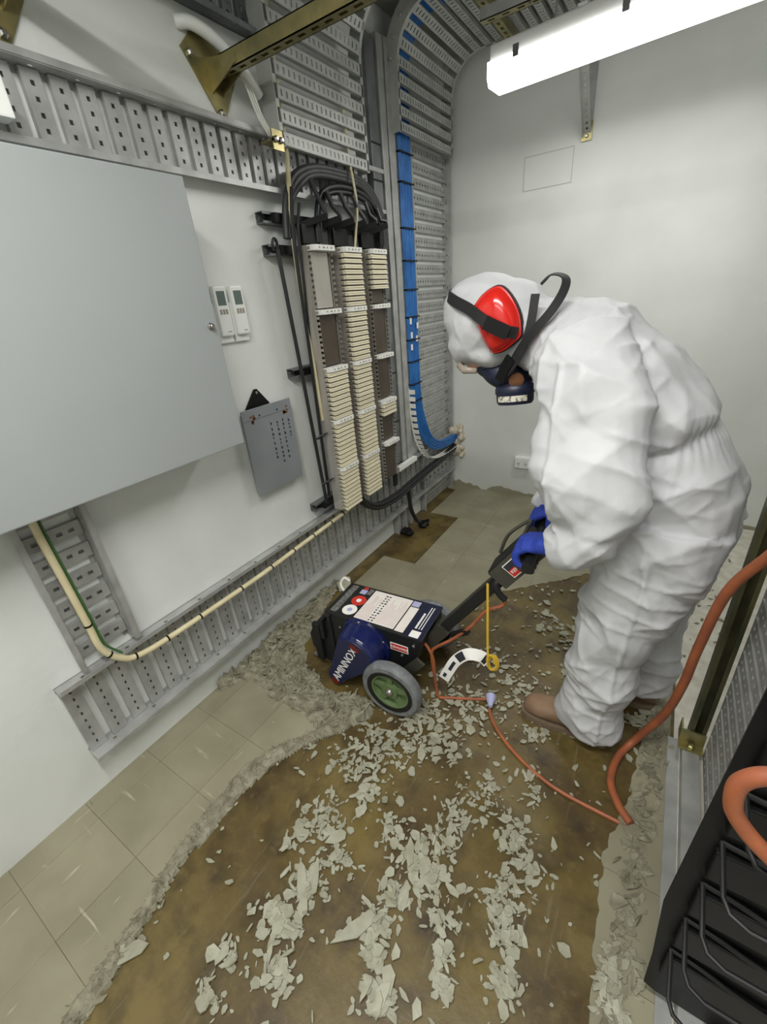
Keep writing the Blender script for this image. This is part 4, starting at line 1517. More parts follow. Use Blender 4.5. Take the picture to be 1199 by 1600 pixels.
# clusters of chips on the floor: (x, y, spread x, spread y, count, size)
CL = [
    (0.760, 0.734, 0.098, 0.067, 80, 0.0188),
    (0.809, 0.833, 0.101, 0.062, 70, 0.0204),
    (0.960, 0.961, 0.118, 0.093, 120, 0.0206),
    (0.849, 1.013, 0.072, 0.062, 50, 0.0232),
    (0.999, 1.147, 0.144, 0.125, 80, 0.0208),
    (1.149, 1.299, 0.110, 0.122, 50, 0.0196),
    (1.202, 0.853, 0.066, 0.056, 60, 0.0125),
    (1.321, 0.957, 0.051, 0.050, 18, 0.0210),
    (1.283, 1.139, 0.041, 0.036, 25, 0.0174),
    (0.771, 0.517, 0.059, 0.065, 75, 0.0181),
    (0.745, 0.438, 0.042, 0.045, 35, 0.0175),
    (0.848, 0.666, 0.062, 0.041, 30, 0.0246),
    (0.983, 0.595, 0.056, 0.043, 40, 0.0202),
    (1.137, 0.643, 0.047, 0.058, 50, 0.0195),
    (1.120, 0.548, 0.064, 0.045, 60, 0.0223),
    (1.143, 0.751, 0.057, 0.050, 40, 0.0181),
    (1.323, 0.770, 0.047, 0.048, 45, 0.0195),
    (1.359, 0.714, 0.044, 0.029, 25, 0.0184),
    (1.325, 0.591, 0.048, 0.038, 45, 0.0184),
    (1.352, 0.648, 0.054, 0.033, 30, 0.0175),
    (1.363, 0.530, 0.034, 0.033, 40, 0.0193),
    (0.854, 0.358, 0.052, 0.044, 45, 0.0248),
    (0.838, 0.257, 0.055, 0.038, 55, 0.0227),
    (1.066, 0.391, 0.042, 0.031, 35, 0.0262),
    (1.093, 0.334, 0.034, 0.028, 25, 0.0252),
    (1.212, 0.485, 0.041, 0.033, 25, 0.0168),
    (1.388, 0.456, 0.037, 0.030, 30, 0.0225),
    (1.266, 0.370, 0.032, 0.032, 16, 0.0259),
    (1.143, 0.272, 0.042, 0.029, 30, 0.0267),
    (0.900, 0.171, 0.050, 0.027, 35, 0.0229),
    (0.889, 0.451, 0.054, 0.031, 35, 0.0171),
    (0.776, 0.132, 0.035, 0.031, 20, 0.0219),
    (1.241, 0.422, 0.034, 0.025, 14, 0.0210),
    (0.790, 0.060, 0.055, 0.020, 20, 0.0197),
    (1.426, 0.700, 0.049, 0.056, 12, 0.0121),
    (1.083, 0.466, 0.037, 0.034, 30, 0.0251),
    (1.277, 1.655, 0.141, 0.205, 35, 0.0202),
    (1.190, 1.783, 0.087, 0.134, 16, 0.0309),
    (1.368, 1.953, 0.087, 0.146, 12, 0.0245),
    (0.995, 1.419, 0.101, 0.104, 22, 0.0197),
    (1.587, 1.382, 0.049, 0.041, 30, 0.0198),
    (1.625, 1.451, 0.033, 0.029, 14, 0.0198),
    (1.603, 0.584, 0.021, 0.055, 60, 0.0165),
    (1.630, 0.529, 0.019, 0.029, 30, 0.0167),
]
CHIPS = []
for cx, cy, sx, sy, n, s in CL:
    for k in range(int(n * 1.5)):
        x, y = random.gauss(cx, sx * 0.62), random.gauss(cy, sy * 0.6)
        CHIPS.append((x, y, s * random.choice((0.28, 0.35, 0.42, 0.5, 0.6, 0.7, 0.85, 1.0)) * random.uniform(0.8, 1.15)))
k = 0
while k < 420:                                        # loose scatter over the scraped area
    x, y = random.uniform(0.45, 1.65), random.uniform(-0.15, 2.2)
    if brown(x, y):
        CHIPS.append((x, y, random.choice((0.005, 0.007, 0.009, 0.013, 0.018)) * random.uniform(0.8, 1.2)))
        k += 1
CHIPS = [c for c in CHIPS if c[0] < 1.68 and c[1] > -0.35]
SHARDS = [  # x, y, half length, half width, rotation, outline seed  (the big distinct pieces)
    (0.835, 0.345, 0.0594, 0.0167, -0.76),
    (0.857, 0.380, 0.0465, 0.0107, -1.02),
    (0.530, 0.003, 0.0472, 0.0239, 0.88),
    (1.024, 0.348, 0.0652, 0.0206, 1.00),
    (0.871, 0.309, 0.0282, 0.0195, 2.05),
    (1.066, 0.574, 0.0418, 0.0159, -1.11),
    (1.121, 0.567, 0.0220, 0.0228, 2.60),
    (1.155, 0.659, 0.0189, 0.0196, -1.12),
    (1.224, 0.458, 0.0218, 0.0103, 2.86),
    (1.150, 0.315, 0.0341, 0.0160, -0.87),
    (1.143, 0.361, 0.0206, 0.0134, -1.12),
    (0.725, 0.115, 0.0189, 0.0195, -0.98),
    (0.847, 0.497, 0.0375, 0.0196, 1.02),
    (0.905, 0.189, 0.0216, 0.0148, -1.64),
    (0.953, 0.863, 0.0315, 0.0176, -0.82),
    (1.405, 0.405, 0.0203, 0.0121, -0.91),
    (1.213, 0.554, 0.0276, 0.0102, -0.20),
    (1.244, 0.397, 0.0132, 0.0120, 2.63),
    (1.289, 2.059, 0.0548, 0.0246, -1.11),
    (0.835, 0.665, 0.0226, 0.0198, 0.75),
    (0.842, 0.240, 0.0170, 0.0174, -1.33),
    (1.147, 0.269, 0.0395, 0.0170, -1.89),
    (1.236, 0.303, 0.0206, 0.0121, 1.89),
]
PLACES = ['beside the trail of small chips', 'in the heap behind the machine', 'on the brown floor in the foreground']
SH_LAB = ['long pointed pale tile shard standing out left of the debris trail', 'slim tile shard lying right beside the long pointed one',
          'big flat tile piece flipped onto the edge of the left tile strip', 'broad folded tile piece at the centre of the foreground debris',
          'rounded tile piece below the long pointed shard', 'upright rectangular tile piece in the central debris heap',
          'squarish tile piece right of the upright rectangular one', 'small square tile piece at the top of the central heap',
          'curved narrow tile sliver below the central heap', 'large upright tile piece near the bottom middle of the photo',
          'rectangular tile piece just above the large bottom one', 'shell-shaped pale chip lying alone on the left brown floor',
          'diamond tile chip at the tip of the left chip trail', 'angular tile piece in the left foreground pile',
          'flat grey tile piece in the trail right behind the wheel', 'narrow tile piece at the bottom edge right of centre',
          'bent sliver right of the central heap', 'bright tipped tile piece near the bottom right trail', 'square tile scrap lying near the worker beyond the machine handle',
          'wide chip at the upper end of the left chip trail', 'rounded piece at the left foreground pile edge', 'long curled tile piece at the bottom edge left of centre',
          'tall tile sliver at the very bottom middle']
for i, (x, y, hl, hw, rot) in enumerate(SHARDS):
    pts = chip_poly(hw / hl, random.choice((5, 6, 7)), 0.18)
    mb = MB()
    cu = random.uniform(0.0, 0.10) * hl
    lo = [V((px * hl, py * hl, cu * px * px)) for px, py in pts]
    hi = [V((px * hl * .97, py * hl * .97, cu * px * px + 0.0032)) for px, py in pts]
    mb.rings([lo, hi])
    me = mb.mesh('tile_shard')
    me.materials.append(MATS['chip'])
    o = bpy.data.objects.new('tile_shard', me)
    COL.objects.link(o)
    o.location = (x, y, base_z(x, y) + 0.006)
    o.rotation_euler = (random.uniform(-.05, .05), random.uniform(-.05, .05), rot)
    tag(o, SH_LAB[i] if i < len(SH_LAB) else 'pale broken tile shard %s' % PLACES[i % 3], 'tile shard', 'large tile shards')

VAR = []
for k in range(26):
    lo, hi = chip_mesh(random.choice((0.26, 0.32, 0.38, 0.45, 0.55, 0.75)), 0.16, random.choice((0, 0, 0.05, 0.1)))
    VAR.append((lo, hi))
# the biggest ones are separate objects, the rest one heap
def vis(c):
    d = V((c[0], c[1], 0)) - CAM
    return c[2] / d.length


CHIPS.sort(key=vis, reverse=True)
CHM = []
for lo, hi in VAR:
    me = MB().rings([lo, hi]).mesh('tile_chip')
    me.materials.append(MATS['chip'])
    CHM.append(me)
NIND = 276


def chip_place(x, y, s):
    size = 'larger' if s > 0.021 else 'smaller'
    if x > 1.52 and y > 1.0:
        return '%s pale tile chip beside the worker\'s far boot' % size
    if x > 1.52:
        return '%s pale tile chip on the heap along the right tile strip' % size
    if y > 1.45:
        return '%s pale tile chip beyond the machine handle' % size
    if y > 0.95:
        return '%s pale tile chip between the wheel and the worker\'s boot' % size
    if y > 0.62:
        side = 'just behind the wheel' if x < 1.0 else 'beside the trailing orange cord'
        return '%s pale tile chip %s' % (size, side)
    row = 'middle' if y > 0.25 else 'near'
    side = 'left' if x < 0.78 else ('central' if x < 1.08 else 'right')
    return '%s pale tile chip in the %s part of the %s debris trail' % (size, row, side)


stuff = MB()
for i, (x, y, s) in enumerate(CHIPS):
    kv = random.randrange(len(VAR))
    th = 0.0028 / s                       # keep thickness near 3 mm
    zs = min(th / 0.16, 1.4)
    tilt = random.choice((0.03, 0.06, 0.12, 0.3)) if s < 0.05 else 0.05
    e = Euler((random.uniform(-tilt, tilt), random.uniform(-tilt, tilt), random.uniform(0, 2 * PI)))
    z = base_z(x, y) + 0.0018 + abs(math.sin(e.x)) * s * 0.5 + abs(math.sin(e.y)) * s * 0.9 + random.uniform(0, 0.004)
    if i < NIND:
        o = inst('tile_chip', CHM[kv], None, (x, y, z), e, (s, s, s * zs))
        nm_ = chip_place(x, y, s)
        tag(o, nm_, 'tile chip', 'chips: ' + nm_)
    else:
        M = Matrix.Translation((x, y, z)) @ e.to_matrix().to_4x4() @ Matrix.Diagonal((s, s, s * zs, 1))
        lo, hi = VAR[kv]
        stuff.rings([[M @ p for p in lo], [M @ p for p in hi]])
so = stuff.build('tile_fragments', 'chip')
tag(so, 'countless small pale tile fragments strewn over the brown floor', 'tile debris', None, 'stuff')

# crumpled rubble: ridge along the left tile edge, heap in front of the machine, curls on the right strip


def flakes(mb, spots, smin, smax, tiltmax):
    for x, y, h in spots:
        s = random.uniform(smin, smax)
        p = chip_poly(random.choice((0.25, 0.35, 0.5, 0.7)), random.choice((4, 5, 6)), 0.3)
        cu = random.uniform(-0.35, 0.35)
        e = Euler((random.uniform(-tiltmax, tiltmax), random.uniform(-tiltmax, tiltmax), random.gauss(0.9, 0.7)))
        R3 = e.to_matrix()
        q = [R3 @ V((a * s, b * s, cu * a * a * s)) for a, b in p]
        zmin = min(v.z for v in q)
        z = max(0.002 - zmin, h)
        o = V((x, y, z))
        nrm = R3 @ V((0, 0, 0.0022))
        mb.rings([[o + v for v in q], [o + v * 0.96 + nrm for v in q]])


def rubble(name, label, spots, hmax, smin, smax, tiltmax, m='rubble', mb=None):
    mb = mb or MB()
    flakes(mb, spots, smin, smax, tiltmax)
    ob = mb.build(name, m)
    tag(ob, label, 'rubble', None, 'stuff')
    return ob


def mound(mb, x0, x1, y0, y1, hf, step=0.006):
    """crumpled height field; hf(x, y) <= 0 leaves the floor free"""
    nx, ny = int((x1 - x0) / step) + 1, int((y1 - y0) / step) + 1
    H = {}
    for i in range(nx):
        for j in range(ny):
            x, y = x0 + i * step, y0 + j * step
            m_ = hf(x, y)
            if m_ > 0:
                p = V((x * 16, y * 16, 2.0))
                q = p + noise.noise_vector(p * 0.9) * 0.7
                r = 1 - abs(noise.noise(V((q.x * 1.3 + q.y * 0.9, q.y * 0.5 - q.x * .4, 1)) * 1.5))
                r2 = 1 - abs(noise.noise(q * 3.1))
                f2 = noise.noise(q * 7.0)
                H[i, j] = max(0.0, 0.0035 + m_ * (0.15 + 1.0 * r * r + 0.45 * (r2 * r2 - .5) + 0.14 * f2))
    idx = {}
    vs = []
    for (i, j), h in H.items():
        edge = any((i + a, j + b) not in H for a, b in ((1, 0), (-1, 0), (0, 1), (0, -1)))
        idx[i, j] = len(vs)
        jx, jy = random.uniform(-.3, .3) * step, random.uniform(-.3, .3) * step
        vs.append((x0 + i * step + jx, y0 + j * step + jy, 0.0006 if edge else h))
    fs = []
    for (i, j) in H:
        k = [(i, j), (i + 1, j), (i + 1, j + 1), (i, j + 1)]
        if all(q in idx for q in k):
            a, b, c, d = [idx[q] for q in k]
            fs += [(a, b, c), (a, c, d)] if (i + j) % 2 else [(a, b, d), (b, c, d)]
    mb.add(vs, fs)


def along(poly, n, w, up):
    """random spots within w of a polyline, higher in the middle"""
    seg = [(V(a), V(b)) for a, b in zip(poly, poly[1:])]
    tot = sum((b - a).length for a, b in seg)
    out = []
    for k in range(n):
        d = random.uniform(0, tot)
        for a, b in seg:
            l_ = (b - a).length
            if d <= l_:
                t_ = (b - a) / l_
                nrm = V((-t_.y, t_.x))
                f = random.gauss(0, 0.45)
                p = a + t_ * d + nrm * f * w
                out.append((p.x, p.y, random.uniform(0.2, 1) * up * max(0.05, 1 - abs(f))))
                break
            d -= l_
    return out


def pdist(poly, x, y):
    best = 9
    p = V((x, y))
    for a, b in zip(poly, poly[1:]):
        a, b = V(a), V(b)
        t = max(0, min(1, (p - a).dot(b - a) / (b - a).length_squared))
        best = min(best, (p - a - (b - a) * t).length)
    return best


EDGE = [(0.545, -0.25), (0.515, -0.05), (0.48, 0.09), (0.44, 0.24), (0.435, 0.36), (0.44, 0.50), (0.455, 0.58), (0.52, 0.68), (0.61, 0.83)]


def h_edge(x, y):
    n_ = noise.noise(V((x * 11, y * 11, 5)))
    w_ = 0.030 + 0.018 * noise.noise(V((y * 5, 1, 2))) + (0.012 if y > 0.25 else 0.0)
    return 0.016 * (1 - (pdist(EDGE, x, y) / w_) ** 2) + 0.007 * n_ - 0.002


def h_heap(x, y):
    n_ = noise.noise(V((x * 9, y * 9, 8)))
    wall = 0.055 * (1 - x / (0.02 + 0.17 * max(0, 1 - abs(y - 1.10) / 0.50))) if x < 0.2 else -1
    nose = 0.026 * (1 - (pdist([(0.06, 0.92), (0.16, 0.88), (0.27, 0.86), (0.40, 0.87), (0.50, 0.85), (0.62, 0.90)], x, y) / 0.085) ** 2)
    arc = 0.022 * (1 - (pdist([(0.10, 1.20), (0.14, 1.05), (0.24, 0.95), (0.36, 0.92)], x, y) / 0.06) ** 2)
    return max(wall, nose, arc) + 0.012 * n_ - 0.003


random.seed(33)
rmb = MB()
mound(rmb, 0.36, 0.70, -0.30, 0.92, h_edge)
rubble('rubble_ridge', 'ragged ridge of crumpled tile scrapings along the left tile edge', along(EDGE, 420, 0.035, 0.012), 0.02, 0.005, 0.018, 0.3, 'rubble', rmb)
HP = []
while len(HP) < 650:
    x, y = random.uniform(0.01, 0.68), random.uniform(0.72, 1.60)
    h = h_heap(x, y)
    if h > 0.002:
        HP.append((x, y, h * random.uniform(0.6, 1.15)))
rmb = MB()
mound(rmb, 0.002, 0.72, 0.70, 1.62, h_heap)
rubble('rubble_heap', 'heap of grey crumpled tile scrapings piled against the wall before the machine', HP, 0.08, 0.008, 0.028, 0.42, 'rubble', rmb)
rubble('tile_curls', 'grey curls and slivers of tile littering the right-hand tile strip',
       along([(1.655, 1.62), (1.66, 1.30), (1.64, 1.05), (1.63, 0.82), (1.63, 0.60), (1.62, 0.45)], 330, 0.04, 0.008), 0.01, 0.007, 0.026, 0.25)
rubble('dust_specks', 'small dark slivers and dust on the white floor sheet',
       [(random.uniform(1.73, 1.98), random.uniform(1.4, 3.1), 0.009) for k in range(60)], 0.01, 0.004, 0.016, 0.1)
# loose bigger slab leaning on the heap by the wall
sl = MB().prism([(-0.05, -0.035), (0.03, -0.045), (0.055, 0.01), (0.02, 0.05), (-0.035, 0.04)], (0.07, 1.57, 0.02), (0.25, 0.9, 0.35), (-0.5, 0.1, 0.85), (0.85, -0.3, 0.4), 0.004).build('tile_slab', 'chip')
tag(sl, 'pale tile slab leaning on the rubble beside the wall behind the machine nose', 'tile slab')

# ------------------------------------------------------------------ the worker (bent forward, facing the left wall, seen from the left side)
random.seed(5)
PY = 1.365                               # mid plane of the body
pw = thing('person', 'person in white hooded coverall, respirator and blue gloves bent over the machine', 'person', (1.5, PY, 0))


def limb(mb, secs, n=22):
    """secs: (centre, direction-hint for the a axis, ra, rb)"""
    cs = [V(s[0]) for s in secs]
    out = []
    for i, (c, ha, ra, rb) in enumerate(secs):
        t = (cs[min(i + 1, len(cs) - 1)] - cs[max(i - 1, 0)]).normalized()
        a = V(ha)
        a = (a - t * a.dot(t)).normalized()
        b = t.cross(a)
        out.append((cs[i], a * ra, b * rb))
    mb.rings(sweep_ell(out, n))


def ball(mb, c, rx, ry, rz, rot=0.0):
    bm = bmesh.new()
    bmesh.ops.create_icosphere(bm, subdivisions=3, radius=1.0)
    R = Matrix.Rotation(rot, 3, 'Y')
    mb.add([V(c) + R @ V((v.co.x * rx, v.co.y * ry, v.co.z * rz)) for v in bm.verts], [[v.index for v in f.verts] for f in bm.faces])
    bm.free()


Y_ = (0, 1, 0)
suit = MB()
# torso: hips -> neck
limb(suit, [((1.545, PY, 0.72), Y_, 0.17, 0.13), ((1.552, PY, 0.84), Y_, 0.195, 0.155), ((1.545, PY, 0.95), Y_, 0.20, 0.165), ((1.50, PY, 1.06), Y_, 0.195, 0.15),
            ((1.445, PY, 1.15), Y_, 0.20, 0.155), ((1.37, PY, 1.245), Y_, 0.212, 0.155), ((1.285, PY, 1.315), Y_, 0.205, 0.145), ((1.21, PY, 1.352), Y_, 0.165, 0.125),
            ((1.14, PY, 1.375), Y_, 0.105, 0.105), ((1.08, PY, 1.40), Y_, 0.085, 0.09)])
# hood
ball(suit, (0.985, PY, 1.425), 0.138, 0.112, 0.128, 0.35)
ball(suit, (1.06, PY, 1.42), 0.10, 0.105, 0.11, 0.2)
ball(suit, (0.945, PY, 1.375), 0.088, 0.095, 0.092, 0.0)
ball(suit, (0.995, PY, 1.335), 0.085, 0.095, 0.055, 0.0)
# near arm (left)
limb(suit, [((1.27, 1.235, 1.345), Y_, 0.10, 0.11), ((1.305, 1.165, 1.29), Y_, 0.10, 0.125), ((1.335, 1.115, 1.20), Y_, 0.095, 0.125), ((1.355, 1.09, 1.10), Y_, 0.09, 0.128),
            ((1.372, 1.075, 1.01), Y_, 0.088, 0.118), ((1.378, 1.07, 0.945), Y_, 0.085, 0.095)])
limb(suit, [((1.405, 1.075, 0.985), Y_, 0.07, 0.075), ((1.378, 1.075, 0.935), Y_, 0.088, 0.092), ((1.335, 1.082, 0.893), Y_, 0.082, 0.085), ((1.312, 1.09, 0.872), Y_, 0.068, 0.068), ((1.288, 1.095, 0.853), Y_, 0.052, 0.054)])
# far arm (right)
limb(suit, [((1.25, 1.49, 1.335), Y_, 0.10, 0.11), ((1.255, 1.565, 1.25), Y_, 0.095, 0.11), ((1.25, 1.60, 1.12), Y_, 0.09, 0.105), ((1.25, 1.59, 1.0), Y_, 0.08, 0.09)])
limb(suit, [((1.255, 1.59, 1.02), Y_, 0.075, 0.085), ((1.235, 1.535, 0.965), Y_, 0.075, 0.082), ((1.225, 1.45, 0.91), Y_, 0.068, 0.072), ((1.218, 1.385, 0.87), Y_, 0.055, 0.056), ((1.215, 1.355, 0.853), Y_, 0.05, 0.05)])
# near leg
limb(suit, [((1.535, 1.275, 0.90), Y_, 0.125, 0.165), ((1.52, 1.262, 0.76), Y_, 0.128, 0.152), ((1.495, 1.25, 0.62), Y_, 0.118, 0.130), ((1.465, 1.243, 0.48), Y_, 0.105, 0.115),
            ((1.455, 1.24, 0.34), Y_, 0.098, 0.105), ((1.448, 1.238, 0.20), Y_, 0.095, 0.102), ((1.44, 1.238, 0.115), Y_, 0.092, 0.108), ((1.438, 1.238, 0.062), Y_, 0.088, 0.108)])
# far leg
limb(suit, [((1.56, 1.465, 0.90), Y_, 0.125, 0.16), ((1.565, 1.475, 0.74), Y_, 0.122, 0.145), ((1.56, 1.48, 0.58), Y_, 0.112, 0.125), ((1.57, 1.482, 0.42), Y_, 0.10, 0.108),
            ((1.585, 1.484, 0.28), Y_, 0.094, 0.10), ((1.59, 1.484, 0.16), Y_, 0.09, 0.098), ((1.592, 1.484, 0.10), Y_, 0.085, 0.096)])
me = remesh(suit, 0.0062, 8)


def tri(t):
    t = t % 1.0
    return 1.0 - abs(2.0 * t - 1.0)


FOLDS = [  # fold direction, wavelength, height, mask scale, mask threshold, seed, sharpness
    ((0.35, 0.15, 1.0), 0.21, 0.024, 3.0, -0.12, 1.0, 1.25), ((0.9, 0.25, 0.75), 0.16, 0.017, 4.0, -0.06, 5.0, 1.25), ((-0.85, 0.35, 0.8), 0.14, 0.016, 4.0, -0.06, 9.0, 1.25),
    ((0.25, 1.0, 0.55), 0.15, 0.012, 3.5, -0.05, 13.0, 1.25), ((0.65, 0.1, 1.0), 0.115, 0.0085, 5.0, -0.02, 17.0, 4.5), ((-0.5, 0.2, 1.0), 0.10, 0.008, 5.5, 0.0, 23.0, 4.5),
    ((1.0, -0.3, 0.15), 0.12, 0.008, 5.0, 0.0, 29.0, 4.5), ((0.15, 0.1, 1.0), 0.062, 0.0055, 6.0, 0.04, 31.0, 3.5), ((0.8, 0.2, -0.9), 0.066, 0.005, 6.0, 0.05, 37.0, 3.5),
    ((0.9, 0.1, 0.5), 0.055, 0.0045, 7.0, 0.08, 41.0, 3.0)]
FOLDS = [(V(d).normalized(), wl, am, ms, mt, sd, ex) for d, wl, am, ms, mt, sd, ex in FOLDS]


def crease(p):
    """relief of a stiff non-woven sheet: flat facets meeting in sharp folds that fade in and out"""
    q = p + noise.noise_vector(p * 2.2) * 0.07 + noise.noise_vector(p * 6.0 + V((4, 4, 4))) * 0.012
    h = 0.0
    for d, wl, am, ms, mt, sd, ex in FOLDS:
        m_ = (noise.noise(p * ms + V((sd, sd * 0.7, -sd))) - mt) * 3.0
        if m_ > 0:
            h += am * (tri(q.dot(d) / wl + sd) ** ex - (0.42 if ex < 2 else 0.12)) * min(m_, 1.0)
    if p.y < 1.22 and 0.93 < p.z < 1.34:                      # sleeve seam
        h += 0.006 * math.exp(-((p.x - 1.262 - (1.3 - p.z) * 0.06) / 0.007) ** 2)
    if p.y < 1.20 and p.z < 0.85:                             # leg seam
        h += 0.005 * math.exp(-((p.x - 1.47 - p.z * 0.06) / 0.007) ** 2)
    return h


NRM = [v.normal.copy() for v in me.vertices]
for i_, v in enumerate(me.vertices):
    p = v.co.copy()
    head = max(0.0, min(1.0, (1.17 - p.x) / 0.06)) if p.z > 1.22 else 0.0
    v.co = p + NRM[i_] * (crease(p) * (1.0 - 0.38 * head))
# gathered waist elastic with the jacket part blousing over it
for v in me.vertices:
    p = v.co
    if 0.88 < p.z < 1.30 and p.x > 1.28 and p.y > 1.15:
        ax_ = (p.z - 1.055) - (p.x - 1.37) * 0.43
        side = min(1.0, (p.y - 1.15) / 0.02)
        g_ = math.exp(-(ax_ / 0.024) ** 2)
        bl_ = math.exp(-((ax_ - 0.075) / 0.045) ** 2)
        d_ = p - V((1.49, PY, p.z))
        rip = math.sin(math.atan2(d_.y, d_.x) * 46) * 0.010 * math.exp(-(ax_ / 0.05) ** 2)
        v.co = p + d_ * side * (-0.10 * g_ + 0.055 * bl_ + rip)
me.transform(Matrix.Translation(-WL[pw.name]))
me.name = 'coverall'
su = link('coverall', me, 'suit', pw, True, 'white hooded disposable coverall', wl=WL[pw.name])

# head inside the hood, looking down
hm = MB()
ball(hm, (0.985, PY, 1.372), 0.082, 0.074, 0.10, 0.5)
ball(hm, (0.935, PY, 1.305), 0.018, 0.014, 0.024, 0.9)          # nose
ball(hm, (1.005, PY, 1.285), 0.045, 0.05, 0.03, 0.4)            # jaw
for s in (-1, 1):
    ball(hm, (1.02, PY + s * 0.076, 1.385), 0.022, 0.008, 0.03, 0.4)
hme = remesh(hm, 0.006, 3)
hme.transform(Matrix.Translation(-WL[pw.name]))
hd_ = link('head', hme, 'skin', pw, True, wl=WL[pw.name])
for s in (-1, 1):
    e_ = MB()
    ball(e_, (0.918, PY + s * 0.03, 1.335), 0.011, 0.012, 0.011)
    e_.build('eye', 'eye_white', hd_, True)
    e_ = MB()
    ball(e_, (0.9095, PY + s * 0.03, 1.330), 0.005, 0.006, 0.005)
    e_.build('pupil', 'eye_dark', hd_, True)
mo = MB()
ball(mo, (0.965, PY, 1.278), 0.008, 0.024, 0.006, 0.6)
mo.build('mouth', 'rust_brown', hd_, True)

# goggles rim under the hood edge
gg = MB()
limb(gg, [((0.985, PY - 0.088, 1.290), (0, 0, 1), 0.008, 0.006), ((0.945, PY - 0.088, 1.292), (0, 0, 1), 0.011, 0.009), ((0.920, PY - 0.066, 1.302), (0, 0, 1), 0.010, 0.008), ((0.910, PY, 1.304), (0, 0, 1), 0.010, 0.008),
          ((0.920, PY + 0.066, 1.302), (0, 0, 1), 0.010, 0.008), ((0.945, PY + 0.088, 1.292), (0, 0, 1), 0.011, 0.009), ((0.985, PY + 0.088, 1.290), (0, 0, 1), 0.008, 0.006)], 10)
gg.build('goggles', 'lens', pw, True, label='clear goggle rim under the hood edge')

# respirator
rm = MB()
ball(rm, (1.045, PY, 1.272), 0.075, 0.07, 0.05, 0.25)
ball(rm, (0.992, PY, 1.285), 0.045, 0.05, 0.03, 0.35)
ball(rm, (1.08, PY, 1.245), 0.05, 0.05, 0.035, 0.0)
rme = remesh(rm, 0.006, 2)
rme.transform(Matrix.Translation(-WL[pw.name]))
rp = link('respirator', rme, 'mask_navy', pw, True, 'dark navy half-face respirator', wl=WL[pw.name])
axf = V((0.10, -0.12, -1)).normalized()
fc0 = V((1.083, PY - 0.02, 1.232))
MB().lathe([(0.040, -0.02), (0.056, -0.006), (0.059, 0.004), (0.059, 0.016), (0.056, 0.020), (0.055, 0.042), (0.050, 0.050), (0.02, 0.052)], fc0, axf, 30).build('filter_canister', 'mask_navy', rp, smooth=40)
lbm = MB()
u0 = V((0, -1, 0))
u0 = (u0 - axf * u0.dot(axf)).normalized()
w0 = axf.cross(u0)
rs = []
for k in range(13):
    a = -0.95 + 1.7 * k / 12
    d_ = u0 * math.cos(a) + w0 * math.sin(a)
    rs.append([fc0 + d_ * r + axf * h for r, h in ((0.0555, 0.023), (0.0575, 0.023), (0.0570, 0.040), (0.055, 0.040))])
lbm.rings(rs)
lbm.build('filter_label', 'mask_label', rp)
vb = MB()
vb.lathe([(0.022, 0), (0.022, 0.008), (0.014, 0.012)], (1.098, PY - 0.062, 1.262), (0.3, -1, -0.2), 16)
vb.build('exhale_valve', 'rust_brown', rp, smooth=40)

# ear muff: rounded diamond shell on the near side of the hood, plus the far one
for s in (-1, 1):
    ctr = V((1.052, PY + s * 0.105, 1.428))
    out_ = [(-0.068, 0.036), (-0.045, 0.062), (-0.012, 0.080), (0.012, 0.078), (0.040, 0.048), (0.060, 0.008), (0.066, -0.03), (0.062, -0.046), (0.030, -0.072), (0.006, -0.082), (-0.014, -0.078), (-0.040, -0.04), (-0.062, 0.012)]
    n_ = V((0, s, 0))
    lay = [(0.0, 1.02), (0.012, 1.02), (0.013, 0.97), (0.026, 0.90), (0.038, 0.72), (0.044, 0.45), (0.046, 0.15)]
    mm = MB()
    mm.rings([[ctr + V((px * f, 0, pz * f)) + n_ * h for px, pz in catmull([(a, b, 0) for a, b in out_ + out_[:1]], 3)[:-1] for px, pz in [(px, pz)]] if False else
              [ctr + V((q.x * f, 0, q.y * f)) + n_ * h for q in catmull([(a, b, 0) for a, b in out_ + out_[:1]], 3)[:-1]] for h, f in lay])
    em = mm.build('ear_muff', 'earmuff_red', pw, smooth=50, label='glossy red ear defender cup')
    cu_ = MB()
    cu_.rings([[ctr + V((q.x * f, 0, q.y * f)) + n_ * h for q in catmull([(a, b, 0) for a, b in out_ + out_[:1]], 3)[:-1]] for h, f in ((-0.02, 0.9), (-0.012, 1.05), (0.002, 1.06), (0.006, 1.0))])
    cu_.build('cushion', 'strap_black', em, smooth=40)


def ribbon(pts, nrm, w, t=0.003, sub=6):
    """flat strap along pts; nrm: outward normals per control point"""
    P_ = catmull(pts, sub)
    N_ = catmull(nrm, sub)
    rs = []
    for i, p in enumerate(P_):
        tt = (P_[min(i + 1, len(P_) - 1)] - P_[max(i - 1, 0)]).normalized()
        n = (N_[i] - tt * N_[i].dot(tt)).normalized()
        b = tt.cross(n)
        rs.append([p - b * w / 2, p + b * w / 2, p + b * w / 2 + n * t, p - b * w / 2 + n * t])
    return MB().rings(rs)


yo = PY
